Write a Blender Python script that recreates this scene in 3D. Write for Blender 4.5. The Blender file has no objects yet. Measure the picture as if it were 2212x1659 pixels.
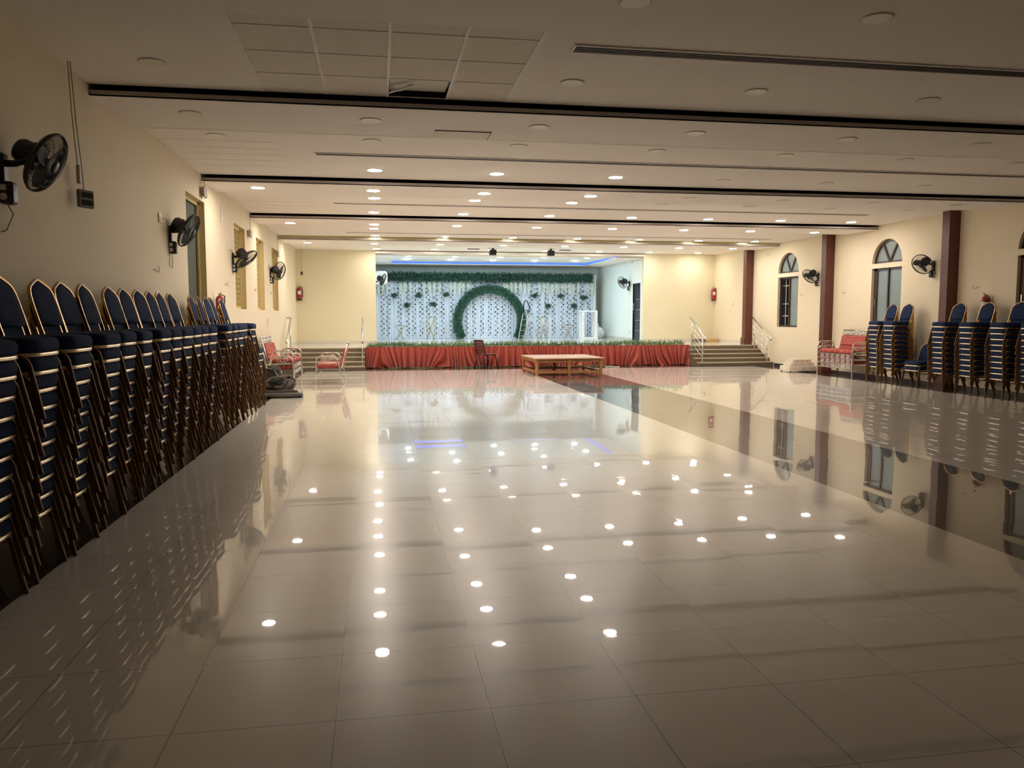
import bpy, math, random
from mathutils import Vector, Matrix
random.seed(7)
PI = math.pi
SC = bpy.context.scene
COL = SC.collection

# ------------------------------------------------------------------ camera, world, exposure
cam_d = bpy.data.cameras.new('camera'); cam_d.sensor_width = 36; cam_d.lens = 27.812
cam_d.clip_start = 0.05; cam_d.clip_end = 200
cam = bpy.data.objects.new('camera', cam_d); COL.objects.link(cam)
R_ = (0.98600414, -0.16671971, -0.00060829); U_ = (0.01507747, 0.08553548, 0.99622104); B_ = (-0.16603765, -0.98228724, 0.08685204)
cam.matrix_world = Matrix(((R_[0], U_[0], B_[0], 0), (R_[1], U_[1], B_[1], 0), (R_[2], U_[2], B_[2], 1.5515), (0, 0, 0, 1)))
SC.camera = cam
w = bpy.data.worlds.new('night'); SC.world = w; w.use_nodes = True
w.node_tree.nodes['Background'].inputs[0].default_value = (0.02, 0.025, 0.035, 1)
w.node_tree.nodes['Background'].inputs[1].default_value = 0.4
SC.view_settings.view_transform = 'Standard'; SC.view_settings.look = 'None'
SC.view_settings.gamma = 1; SC.view_settings.use_curve_mapping = False
SC.view_settings.exposure = 0.80
SC.cycles.max_bounces = 12; SC.cycles.diffuse_bounces = 8; SC.cycles.glossy_bounces = 5
SC.cycles.caustics_reflective = False; SC.cycles.caustics_refractive = False
SC.cycles.sample_clamp_indirect = 6.0
HALL_LAMP = 112.0
STAGE_LAMP = 120.0
LED_BLUE = 1.1

# ------------------------------------------------------------------ materials
def nodes(name):
    m = bpy.data.materials.new(name); m.use_nodes = True
    nt = m.node_tree; b = nt.nodes['Principled BSDF']
    return m, nt, b
def mat(name, col, rough=0.6, metal=0.0, var=0.12, scale=6.0, bump=0.0, bscale=60.0, coat=0.0, spec=0.5, sheen=0.0):
    m, nt, b = nodes(name)
    N = nt.nodes; L = nt.links
    tc = N.new('ShaderNodeTexCoord'); no = N.new('ShaderNodeTexNoise'); no.inputs['Scale'].default_value = scale
    no.inputs['Detail'].default_value = 5
    L.new(tc.outputs['Object'], no.inputs['Vector'])
    mx = N.new('ShaderNodeMix'); mx.data_type = 'RGBA'
    mx.inputs[6].default_value = (*[c * (1 - var) for c in col], 1)
    mx.inputs[7].default_value = (*[min(1, c * (1 + var)) for c in col], 1)
    L.new(no.outputs['Fac'], mx.inputs[0]); L.new(mx.outputs[2], b.inputs['Base Color'])
    b.inputs['Roughness'].default_value = rough; b.inputs['Metallic'].default_value = metal
    b.inputs['Specular IOR Level'].default_value = spec
    b.inputs['Coat Weight'].default_value = coat
    if sheen: b.inputs['Sheen Weight'].default_value = sheen
    if bump:
        n2 = N.new('ShaderNodeTexNoise'); n2.inputs['Scale'].default_value = bscale; n2.inputs['Detail'].default_value = 3
        L.new(tc.outputs['Object'], n2.inputs['Vector'])
        bp = N.new('ShaderNodeBump'); bp.inputs['Strength'].default_value = bump; bp.inputs['Distance'].default_value = 0.01
        L.new(n2.outputs['Fac'], bp.inputs['Height']); L.new(bp.outputs[0], b.inputs['Normal'])
    return m
def emis(name, col, s):
    m, nt, b = nodes(name)
    b.inputs['Base Color'].default_value = (0.9, 0.9, 0.88, 1)
    b.inputs['Emission Color'].default_value = (*col, 1); b.inputs['Emission Strength'].default_value = s
    return m
def floor_tile(name, c1, c2, groutc, rough, tilt=0.0055, vein=False, haze=0.26):
    m, nt, b = nodes(name); N = nt.nodes; L = nt.links
    def math_(op, a, bb=None, c=None):
        n = N.new('ShaderNodeMath'); n.operation = op
        for i, v in enumerate((a, bb, c)):
            if v is None: continue
            if hasattr(v, 'is_linked') or hasattr(v, 'links'): L.new(v, n.inputs[i])
            else: n.inputs[i].default_value = v
        return n.outputs[0]
    tc = N.new('ShaderNodeTexCoord'); sp = N.new('ShaderNodeSeparateXYZ'); L.new(tc.outputs['Object'], sp.inputs[0])
    ux = math_('DIVIDE', math_('ADD', sp.outputs[0], 1.9828), 0.6); uy = math_('DIVIDE', math_('SUBTRACT', sp.outputs[1], 2.985), 0.6)
    fx = math_('FLOOR', ux); fy = math_('FLOOR', uy)
    dx = math_('ABSOLUTE', math_('SUBTRACT', math_('SUBTRACT', ux, fx), 0.5)); dy = math_('ABSOLUTE', math_('SUBTRACT', math_('SUBTRACT', uy, fy), 0.5))
    line = math_('GREATER_THAN', math_('MAXIMUM', dx, dy), 0.5 - 0.0013 / 0.6)
    cb = N.new('ShaderNodeCombineXYZ'); L.new(fx, cb.inputs[0]); L.new(fy, cb.inputs[1])
    wn = N.new('ShaderNodeTexWhiteNoise'); wn.noise_dimensions = '3D'; L.new(cb.outputs[0], wn.inputs['Vector'])
    no = N.new('ShaderNodeTexNoise'); no.inputs['Scale'].default_value = 2.5 if not vein else 9; no.inputs['Detail'].default_value = 8
    L.new(tc.outputs['Object'], no.inputs['Vector'])
    f = math_('ADD', math_('MULTIPLY', wn.outputs['Value'], 0.35), math_('MULTIPLY', no.outputs['Fac'], 0.65))
    mx = N.new('ShaderNodeMix'); mx.data_type = 'RGBA'; mx.inputs[6].default_value = (*c1, 1); mx.inputs[7].default_value = (*c2, 1); L.new(f, mx.inputs[0])
    m2 = N.new('ShaderNodeMix'); m2.data_type = 'RGBA'; m2.inputs[7].default_value = (*groutc, 1); L.new(mx.outputs[2], m2.inputs[6]); L.new(line, m2.inputs[0])
    L.new(m2.outputs[2], b.inputs['Base Color'])
    b.inputs['Roughness'].default_value = rough; b.inputs['IOR'].default_value = 1.52
    b.inputs['Roughness'].default_value = 0.27; b.inputs['Specular IOR Level'].default_value = haze
    b.inputs['Coat Weight'].default_value = 0.80; b.inputs['Coat Roughness'].default_value = rough; b.inputs['Coat IOR'].default_value = 1.5
    # each tile lies a hair out of level, with a slight polish wave
    ge = N.new('ShaderNodeNewGeometry')
    v1 = N.new('ShaderNodeVectorMath'); v1.operation = 'SUBTRACT'; L.new(wn.outputs['Color'], v1.inputs[0]); v1.inputs[1].default_value = (0.5, 0.5, 0.5)
    v2 = N.new('ShaderNodeVectorMath'); v2.operation = 'MULTIPLY'; L.new(v1.outputs[0], v2.inputs[0]); v2.inputs[1].default_value = (tilt, tilt, 0)
    n3 = N.new('ShaderNodeTexNoise'); n3.inputs['Scale'].default_value = 2.2; n3.inputs['Detail'].default_value = 1; L.new(tc.outputs['Object'], n3.inputs['Vector'])
    v3 = N.new('ShaderNodeVectorMath'); v3.operation = 'SUBTRACT'; L.new(n3.outputs['Color'], v3.inputs[0]); v3.inputs[1].default_value = (0.5, 0.5, 0.5)
    v4 = N.new('ShaderNodeVectorMath'); v4.operation = 'MULTIPLY'; L.new(v3.outputs[0], v4.inputs[0]); v4.inputs[1].default_value = (tilt * .28, tilt * .28, 0)
    v5 = N.new('ShaderNodeVectorMath'); v5.operation = 'ADD'; L.new(v2.outputs[0], v5.inputs[0]); L.new(v4.outputs[0], v5.inputs[1])
    v6 = N.new('ShaderNodeVectorMath'); v6.operation = 'ADD'; L.new(v5.outputs[0], v6.inputs[0]); L.new(ge.outputs['Normal'], v6.inputs[1])
    v7 = N.new('ShaderNodeVectorMath'); v7.operation = 'NORMALIZE'; L.new(v6.outputs[0], v7.inputs[0])
    L.new(v7.outputs[0], b.inputs['Normal']); L.new(v7.outputs[0], b.inputs['Coat Normal'])
    return m
def patterned(name, base, spot, scale, thr=0.33, rough=0.7):
    m, nt, b = nodes(name); N = nt.nodes; L = nt.links
    tc = N.new('ShaderNodeTexCoord'); vo = N.new('ShaderNodeTexVoronoi'); vo.inputs['Scale'].default_value = scale
    vo.inputs['Randomness'].default_value = 0.35
    L.new(tc.outputs['Object'], vo.inputs['Vector'])
    wv = N.new('ShaderNodeMath'); wv.operation = 'SINE'
    mu = N.new('ShaderNodeMath'); mu.operation = 'MULTIPLY'; mu.inputs[1].default_value = 16; L.new(vo.outputs['Distance'], mu.inputs[0]); L.new(mu.outputs[0], wv.inputs[0])
    r = N.new('ShaderNodeValToRGB'); r.color_ramp.elements[0].position = 0.35; r.color_ramp.elements[0].color = (*base, 1)
    r.color_ramp.elements[1].position = 0.9; r.color_ramp.elements[1].color = (*spot, 1)
    L.new(wv.outputs[0], r.inputs[0]); L.new(r.outputs[0], b.inputs['Base Color']); b.inputs['Roughness'].default_value = rough
    return m
M = {}
M['wall'] = mat('cream_wall_paint', (0.735, 0.65, 0.49), 0.75, var=0.05, scale=1.2, bump=0.03, bscale=90)
M['wall_far'] = mat('pale_yellow_wall_paint', (0.71, 0.66, 0.485), 0.75, var=0.04, scale=1.0, bump=0.03, bscale=90)
M['rear'] = mat('dark_unseen_rear_wall', (0.16, 0.10, 0.07), 0.6, var=0.2)  # wall out of view; dark tone made up to cut bounce light
M['gold_shade'] = mat('gold_tube_painted_shade', (0.13, 0.062, 0.026), 0.5, metal=0.3, var=0.2, scale=20)  # sides of the gold legs, their shade put into the colour
M['wall_stage'] = mat('stage_wall_paint', (0.74, 0.78, 0.73), 0.7, var=0.04, scale=1.0)
M['ceil'] = mat('ceiling_paint', (0.82, 0.77, 0.71), 0.75, var=0.05, scale=0.9)
M['ceil_tile'] = mat('mineral_ceiling_tile', (0.78, 0.73, 0.65), 0.9, var=0.10, scale=30, bump=0.5, bscale=38)
M['white_trim'] = mat('white_trim_paint', (0.78, 0.74, 0.68), 0.5)
M['lip'] = mat('grey_duct_lip', (0.42, 0.37, 0.34), 0.6)
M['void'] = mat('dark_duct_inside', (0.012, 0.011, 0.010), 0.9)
M['grille'] = mat('brown_slot_grille', (0.07, 0.052, 0.04), 0.5)
M['slot_sheen'] = mat('slot_sheen', (0.55, 0.50, 0.22), 0.25, metal=0.9)  # yellow reflection in a duct slot, put into a metal colour
M['tile'] = floor_tile('polished_cream_tile', (0.60, 0.57, 0.525), (0.67, 0.64, 0.59), (0.10, 0.08, 0.07), 0.015)
M['granite'] = floor_tile('dark_brown_granite', (0.030, 0.024, 0.020), (0.075, 0.062, 0.052), (0.02, 0.018, 0.015), 0.02, vein=True, haze=0.06)
M['stage_tile'] = floor_tile('stage_floor_tile', (0.62, 0.62, 0.58), (0.70, 0.70, 0.66), (0.3, 0.3, 0.28), 0.08)
M['step'] = mat('speckled_granite_step', (0.155, 0.125, 0.090), 0.45, var=0.5, scale=55)
M['step_nose'] = mat('worn_step_edge', (0.42, 0.36, 0.27), 0.35, var=0.2, scale=30)
M['skirting'] = mat('light_marble_skirting', (0.62, 0.58, 0.52), 0.3)
M['skirting_dark'] = mat('dark_granite_skirting', (0.05, 0.042, 0.036), 0.3)
M['column'] = mat('maroon_wood_laminate', (0.105, 0.028, 0.017), 0.35, var=0.25, scale=12)
M['frame_dark'] = mat('dark_brown_aluminium', (0.055, 0.030, 0.024), 0.35)
M['glass'] = mat('frosted_glass', (0.25, 0.31, 0.31), 0.25, var=0.12, scale=2)
M['glass'].node_tree.nodes['Principled BSDF'].inputs['Transmission Weight'].default_value = 0.15
M['night'] = mat('outside_wall_in_the_dark', (0.20, 0.17, 0.13), 0.9, var=0.2)
M['grillbar'] = mat('cream_grille_bar', (0.55, 0.48, 0.36), 0.5)
M['board'] = mat('grey_green_board', (0.062, 0.072, 0.056), 0.8, var=0.5, scale=9)
M['jali'] = mat('yellow_stone_lattice', (0.55, 0.42, 0.17), 0.8)
M['niche'] = mat('ochre_niche_paint', (0.66, 0.54, 0.27), 0.75, var=0.05)
M['navy'] = mat('navy_chair_fabric', (0.014, 0.029, 0.080), 0.95, var=0.35, scale=90, bump=0.25, bscale=220, spec=0.2)
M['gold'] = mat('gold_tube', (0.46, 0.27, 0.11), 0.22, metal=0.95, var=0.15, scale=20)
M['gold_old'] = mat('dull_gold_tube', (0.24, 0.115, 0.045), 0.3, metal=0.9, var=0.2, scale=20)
M['rail'] = mat('pale_gold_rail', (0.78, 0.62, 0.42), 0.28, metal=0.7, var=0.1)
M['black'] = mat('black_plastic', (0.012, 0.011, 0.011), 0.4)
M['blackm'] = mat('black_wire', (0.02, 0.018, 0.016), 0.45)
M['label_w'] = mat('white_print', (0.7, 0.7, 0.7), 0.5)
M['switch'] = mat('ivory_switch', (0.70, 0.66, 0.58), 0.4)
M['greybox'] = mat('grey_box', (0.36, 0.32, 0.27), 0.5)
M['dbox'] = mat('brown_grey_box', (0.14, 0.11, 0.09), 0.5)
M['wire'] = mat('brown_wire', (0.16, 0.11, 0.08), 0.6)
M['red'] = mat('extinguisher_red', (0.31, 0.020, 0.018), 0.3)
M['brass'] = mat('brass', (0.6, 0.45, 0.18), 0.3, metal=0.9)
M['steel'] = mat('stainless_steel', (0.72, 0.70, 0.66), 0.22, metal=0.95, var=0.05)
M['satin'] = mat('rust_red_satin', (0.35, 0.047, 0.029), 0.42, var=0.15, scale=40, sheen=0.3)
M['cloth'] = mat('white_backdrop_cloth', (0.63, 0.67, 0.76), 0.8, var=0.03)
M['white'] = mat('white_paint', (0.78, 0.78, 0.76), 0.5)
M['leaf'] = mat('dark_green_leaf', (0.018, 0.060, 0.038), 0.5, var=0.5, scale=14)
M['leaf2'] = mat('mid_green_leaf', (0.055, 0.145, 0.095), 0.5, var=0.5, scale=14)
M['grass'] = mat('fresh_green_leaf', (0.17, 0.29, 0.075), 0.5, var=0.5, scale=10)
M['petal'] = mat('white_petal', (0.86, 0.88, 0.80), 0.7, var=0.08, scale=30)
M['wood'] = mat('honey_wood', (0.34, 0.16, 0.055), 0.45, var=0.3, scale=9)
M['woodtop'] = mat('worn_plywood_top', (0.46, 0.27, 0.16), 0.35, var=0.2, scale=8)
M['maroon'] = mat('maroon_plastic', (0.085, 0.016, 0.018), 0.35)
M['redfab'] = patterned('red_damask', (0.29, 0.026, 0.022), (0.55, 0.17, 0.11), 17)
M['card'] = mat('brown_cardboard', (0.52, 0.33, 0.15), 0.8)
M['bag_b'] = mat('black_bag_cloth', (0.015, 0.015, 0.014), 0.8, bump=0.4, bscale=30)
M['bag_br'] = mat('brown_bag_cloth', (0.10, 0.075, 0.055), 0.85, bump=0.4, bscale=30)
M['bag_g'] = mat('grey_green_bag_cloth', (0.06, 0.062, 0.05), 0.85, bump=0.4, bscale=30)
M['case'] = mat('black_hard_case', (0.012, 0.011, 0.010), 0.35)
M['door'] = mat('black_door_laminate', (0.018, 0.020, 0.026), 0.35)
M['chrome'] = mat('chrome', (0.8, 0.8, 0.8), 0.12, metal=1)
M['gold_thin'] = mat('antique_gold_tube', (0.42, 0.34, 0.17), 0.4, metal=0.5)
M['box_w'] = mat('off_white_board', (0.66, 0.60, 0.50), 0.6)
M['orange'] = mat('orange_flower_print', (0.7, 0.2, 0.03), 0.6)
M['sack'] = mat('white_sack_plastic', (0.74, 0.77, 0.80), 0.5, bump=0.3, bscale=12)
M['lamp_on'] = emis('lit_diffuser', (1.0, 0.885, 0.765), HALL_LAMP)
M['lamp_stage'] = emis('lit_cool_diffuser', (0.62, 0.86, 1.0), STAGE_LAMP)
M['led'] = emis('blue_led_strip', (0.01, 0.10, 1.0), LED_BLUE)
M['led'].node_tree.nodes['Principled BSDF'].inputs['Base Color'].default_value = (0.08, 0.12, 0.5, 1)
M['lamp_off'] = mat('unlit_diffuser', (0.72, 0.67, 0.57), 0.35)
M['ring'] = mat('lamp_ring', (0.56, 0.51, 0.44), 0.5)
M['bulb'] = mat('amber_bulb', (0.5, 0.42, 0.25), 0.3)

# ------------------------------------------------------------------ mesh helper
class MB:
    def __init__(s): s.v = []; s.f = []; s.m = []; s.s = []
    def add(s, vs, fs, mi=0, smooth=False):
        o = len(s.v); s.v.extend([tuple(p) for p in vs]); s.f.extend([tuple(i + o for i in f) for f in fs])
        s.m.extend([mi] * len(fs)); s.s.extend([smooth] * len(fs)); return s
    def box(s, x0, x1, y0, y1, z0, z1, mi=0, T=None):
        vs = [Vector((x, y, z)) for z in (z0, z1) for y in (y0, y1) for x in (x0, x1)]
        if T: vs = [T @ p for p in vs]
        return s.add(vs, [(0, 2, 3, 1), (4, 5, 7, 6), (0, 1, 5, 4), (2, 6, 7, 3), (0, 4, 6, 2), (1, 3, 7, 5)], mi)
    def bbox(s, x0, x1, y0, y1, z0, z1, b=0.01, mi=0, T=None):
        # box with chamfered edges (outline octagon, lofted)
        b = min(b, (x1 - x0) / 2.2, (y1 - y0) / 2.2, (z1 - z0) / 2.2)
        def ring(i, z): 
            a0, a1, c0, c1 = x0 + i, x1 - i, y0 + i, y1 - i; e = b
            return [(a0 + e, c0, z), (a1 - e, c0, z), (a1, c0 + e, z), (a1, c1 - e, z), (a1 - e, c1, z), (a0 + e, c1, z), (a0, c1 - e, z), (a0, c0 + e, z)]
        b0 = b; rings = [ring(b0 * .8, z0), ring(0, z0 + b0), ring(0, z1 - b0), ring(b0 * .8, z1)]
        return s.loft(rings, mi, True, False, T)
    def loft(s, rings, mi=0, caps=True, smooth=True, T=None, closed=True):
        n = len(rings[0]); vs = [Vector(p) for r in rings for p in r]
        if T: vs = [T @ p for p in vs]
        fs = []
        for k in range(len(rings) - 1):
            for i in range(n if closed else n - 1):
                j = (i + 1) % n; fs.append((k * n + i, k * n + j, (k + 1) * n + j, (k + 1) * n + i))
        o = len(s.v); s.add(vs, fs, mi, smooth)
        if caps:
            s.f.append(tuple(o + i for i in range(n - 1, -1, -1))); s.f.append(tuple(o + (len(rings) - 1) * n + i for i in range(n)))
            s.m += [mi, mi]; s.s += [False, False]
        return s
    def bar(s, path, a, c, ch=.004, closed=False, mi=0, up=(0, 1, 0), T=None, side=None):
        # flat sided bar: half size a along 'up', c across, chamfered edges
        P = [Vector(p) for p in path]; K = len(P); rings = []
        for k in range(K):
            t = (P[(k + 1) % K] - P[k - 1]) if closed else (P[min(k + 1, K - 1)] - P[max(k - 1, 0)])
            t.normalize(); u = Vector(up); u = (u - t * u.dot(t)).normalized(); v = t.cross(u)
            rings.append([P[k] + u * x + v * y for x, y in ((a, c - ch), (a - ch, c), (ch - a, c), (-a, c - ch), (-a, ch - c), (ch - a, -c), (a - ch, -c), (a, ch - c))])
        f0 = len(s.f); s.loft(rings, mi, not closed, False, T)
        if side is not None:
            for q in range(f0, f0 + 8 * (len(rings) - 1)):
                if (q - f0) % 8 in (3, 5, 7): s.m[q] = side
        return s
    def tube(s, path, r, n=8, closed=False, mi=0, rz=None, up=None, T=None):
        P = [Vector(p) for p in path]; K = len(P); rings = []
        prev = None
        for k in range(K):
            if closed: t = (P[(k + 1) % K] - P[k - 1])
            else: t = P[min(k + 1, K - 1)] - P[max(k - 1, 0)]
            if t.length < 1e-9: t = Vector((0, 0, 1))
            t.normalize()
            u = Vector(up) if up else (prev if prev else (Vector((0, 0, 1)) if abs(t.z) < .9 else Vector((0, 1, 0))))
            u = (u - t * u.dot(t));
            if u.length < 1e-6: u = t.orthogonal()
            u.normalize(); prev = u; v = t.cross(u)
            rr = r[k] if isinstance(r, (list, tuple)) else r; r2 = rz if rz else rr
            rings.append([P[k] + u * (r2 * math.cos(2 * PI * i / n)) + v * (rr * math.sin(2 * PI * i / n)) for i in range(n)])
        if closed: rings.append(rings[0])
        return s.loft(rings, mi, not closed, True, T)
    def lathe(s, prof, n=20, mi=0, T=None, caps=True):
        return s.loft([[(r * math.cos(2 * PI * i / n), r * math.sin(2 * PI * i / n), z) for i in range(n)] for r, z in prof], mi, caps, True, T)
    def quad(s, a, b, c, d, mi=0): return s.add([a, b, c, d], [(0, 1, 2, 3)], mi)
    def ball(s, c, rx, ry, rz, n=12, k=8, mi=0, T=None, jit=0):
        rings = []
        for j in range(k + 1):
            a = -PI / 2 + PI * j / k; cr = max(math.cos(a), 0.02)
            rings.append([(c[0] + rx * cr * math.cos(2 * PI * i / n) * (1 + random.uniform(-jit, jit)), c[1] + ry * cr * math.sin(2 * PI * i / n) * (1 + random.uniform(-jit, jit)), c[2] + rz * math.sin(a)) for i in range(n)])
        return s.loft(rings, mi, True, True, T)
    def mesh(s, name, mats):
        me = bpy.data.meshes.new(name); me.from_pydata(s.v, [], s.f)
        for m in (mats if isinstance(mats, (list, tuple)) else [mats]): me.materials.append(M[m])
        me.polygons.foreach_set('material_index', s.m); me.polygons.foreach_set('use_smooth', s.s)
        me.update(); return me
    def obj(s, name, mats, parent=None): return link(name, s.mesh(name, mats), parent)
def link(name, me, parent=None):
    o = bpy.data.objects.new(name, me); COL.objects.link(o)
    if parent: o.parent = parent
    return o
def tag(o, label, cat, group=None, kind=None):
    o['label'] = label; o['category'] = cat
    if group: o['group'] = group
    if kind: o['kind'] = kind
    return o
def thing(name, label, cat, loc=(0, 0, 0), rz=0, group=None):
    o = bpy.data.objects.new(name, None); COL.objects.link(o); o.location = loc; o.rotation_euler = (0, 0, rz)
    o.empty_display_size = 0.05
    return tag(o, label, cat, group)
def struct(o): o['kind'] = 'structure'; return o
def dup(o, parent=None):
    c = o.copy(); COL.objects.link(c)
    if parent: c.parent = parent
    for ch in list(KIDS.get(o.name, [])): dup_child(ch, c)
    return c
KIDS = {}
def dup_child(ch, par):
    c = ch.copy(); COL.objects.link(c); c.parent = par
    for g in KIDS.get(ch.name, []): dup_child(g, c)
def index_kids(root):
    ks = [o for o in bpy.data.objects if o.parent == root]
    KIDS[root.name] = ks
    for k in ks: index_kids(k)
ORD = ['', 'first', 'second', 'third', 'fourth', 'fifth', 'sixth', 'seventh', 'eighth', 'ninth', 'tenth', 'eleventh', 'twelfth', 'thirteenth',
       'fourteenth', 'fifteenth', 'sixteenth', 'seventeenth', 'eighteenth', 'nineteenth', 'twentieth', 'twenty-first', 'twenty-second', 'twenty-third',
       'twenty-fourth', 'twenty-fifth', 'twenty-sixth']

XL, XR, YF, YB, HC, ZP = -2.63, 11.95, 27.0, -10.0, 3.70, 0.60   # walls, far wall, back wall, ceiling, platform height
SX0, SX1, SYB = -0.12, 9.30, 33.0                                # stage side walls, stage back wall
OX0, OX1 = -0.045, 9.285                                        # stage opening

# ------------------------------------------------------------------ floor
b = MB()
xs = [XL, -1.9828, 4.0172, 5.8172, 11.2172, XR]; ys = [YB, 22.385, YF]
for i in range(5):
    for j in range(2):
        b.quad((xs[i], ys[j], 0), (xs[i + 1], ys[j], 0), (xs[i + 1], ys[j + 1], 0), (xs[i], ys[j + 1], 0), 0 if (i in (1, 3) and j == 0) else 1)
struct(b.obj('floor', ['tile', 'granite']))

# ------------------------------------------------------------------ walls with openings
def wall_x(name, X, y0, y1, z0, z1, holes, m, flip):
    b = MB(); Y = sorted({y0, y1, *[h[0] for h in holes], *[h[1] for h in holes]}); Z = sorted({z0, z1, *[h[2] for h in holes], *[h[3] for h in holes]})
    for i in range(len(Y) - 1):
        for j in range(len(Z) - 1):
            cy, cz = (Y[i] + Y[i + 1]) / 2, (Z[j] + Z[j + 1]) / 2
            if any(h[0] < cy < h[1] and h[2] < cz < h[3] for h in holes): continue
            q = [(X, Y[i], Z[j]), (X, Y[i + 1], Z[j]), (X, Y[i + 1], Z[j + 1]), (X, Y[i], Z[j + 1])]
            if flip: q.reverse()
            b.quad(*q)
    return b
niches = [(11.87, 13.09, 1.67, 3.29), (15.66, 16.88, 1.67, 3.28), (18.40, 19.56, 1.67, 3.27), (21.0, 22.2, 1.67, 3.27)]
b = wall_x('wall_left', XL, YB, YF, 0, HC + .16, niches, 'wall', False)
struct(b.obj('wall_left', ['wall']))
RW = [(21.24, 22.42), (16.67, 17.80), (12.15, 13.30)]
SPR, ZW0, ZW1 = 2.785, 1.19, 2.67
rh = []
for y0, y1 in RW: rh += [(y0, y1, ZW0, ZW1), (y0, y1, SPR, SPR + (y1 - y0) / 2)]
b = wall_x('wall_right', XR, YB, YF, 0, HC + .16, rh, 'wall', True)
NA = 20
for y0, y1 in RW:      # masonry around each arch
    c, r = (y0 + y1) / 2, (y1 - y0) / 2; zt = SPR + r
    for i in range(NA):
        a0, a1 = PI * i / NA, PI * (i + 1) / NA
        p0 = (c + r * math.cos(a0), SPR + r * math.sin(a0)); p1 = (c + r * math.cos(a1), SPR + r * math.sin(a1))
        b.quad((XR, p0[0], p0[1]), (XR, p0[0], zt), (XR, p1[0], zt), (XR, p1[0], p1[1]))
        b.quad((XR, p0[0], p0[1]), (XR, p1[0], p1[1]), (XR + .14, p1[0], p1[1]), (XR + .14, p0[0], p0[1]))
struct(b.obj('wall_right', ['wall']))
b = MB()
b.quad((XL, YB, 0), (XR, YB, 0), (XR, YB, HC), (XL, YB, HC)); struct(b.obj('wall_behind', ['rear']))
b = MB()
b.box(XL, OX0, YF, YF + .2, 0, HC); b.box(OX1, XR, YF, YF + .2, 0, HC); b.box(OX0, OX1, YF, YF + .2, 3.60, HC + .1)
struct(b.obj('wall_far', ['wall_far']))
b = MB(); b.quad((SX0, YF + .2, 0), (SX0, SYB, 0), (SX0, SYB, HC), (SX0, YF + .2, HC)); struct(b.obj('wall_stage_left', ['wall_stage']))
b = MB()
for h in [(27.39, 28.24)]:
    b = wall_x('', SX1, YF + .2, SYB, 0, HC, [(h[0], h[1], ZP, 2.70)], '', True)
b.box(SX1 - .04, SX1, 28.3, SYB, 3.44, 3.60)
struct(b.obj('wall_stage_right', ['wall_stage']))
b = MB(); b.box(SX0, SX1, SYB, SYB + .15, 0, HC)
b.box(SX0, SX1, SYB - .10, SYB, 3.48, 3.62)
for x in (2.04, 6.35): b.box(x, x + .36, SYB - .12, SYB, ZP, 3.55)
struct(b.obj('wall_stage_back', ['wall_stage']))
b = MB()
b.box(SX0, SX1, YF + .2, SYB, ZP - .1, ZP); b.box(-.33, 9.56, 23.56, YF + .2, ZP - .12, ZP)
struct(b.obj('floor_stage', ['stage_tile']))
b = MB(); b.box(XL, -.34, 23.62, YF, ZP - .12, ZP); b.box(9.57, XR, 23.62, YF, ZP - .12, ZP)
struct(b.obj('floor_platform', ['stage_tile']))
b = MB(); b.box(-.33, 9.56, 23.60, 23.8, 0, ZP - .12); b.box(-.36, -.345, 23.62, YF, 0, ZP - .12); b.box(9.575, 9.59, 23.62, YF, 0, ZP - .12)
struct(b.obj('wall_stage_riser', ['step']))
# steps
for n_, (x0, x1) in (('steps_left', (XL + .002, -.38)), ('steps_right', (9.565, XR - .002))):
    b = MB()
    for k in range(5):
        y = 22.55 + .265 * k; z1 = .12 * (k + 1)
        b.box(x0, x1, y + .02, y + .285 if k < 4 else 23.615, 0, z1 - .03, 0)
        b.box(x0, x1, y, y + .285 if k < 4 else 23.615, z1 - .03, z1, 1)
    struct(b.obj(n_, ['step', 'step_nose']))
# skirtings
b = MB(); b.box(XL, XL + .012, 23.9, YF, ZP, ZP + .10); struct(b.obj('baseboard_left', ['skirting']))
b = MB(); b.box(XL, OX0, YF - .012, YF, ZP, ZP + .10); b.box(OX1, XR, YF - .012, YF, ZP, ZP + .10); struct(b.obj('baseboard_far', ['skirting']))
b = MB(); b.box(XR - .012, XR, YB, 22.5, 0, .085, 0); b.box(XR - .012, XR, 23.9, YF, ZP, ZP + .10, 1); struct(b.obj('baseboard_right', ['skirting_dark', 'skirting']))
b = MB(); b.box(SX1 - .012, SX1, 28.26, SYB, ZP, ZP + .10); struct(b.obj('baseboard_stage', ['skirting']))

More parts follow.
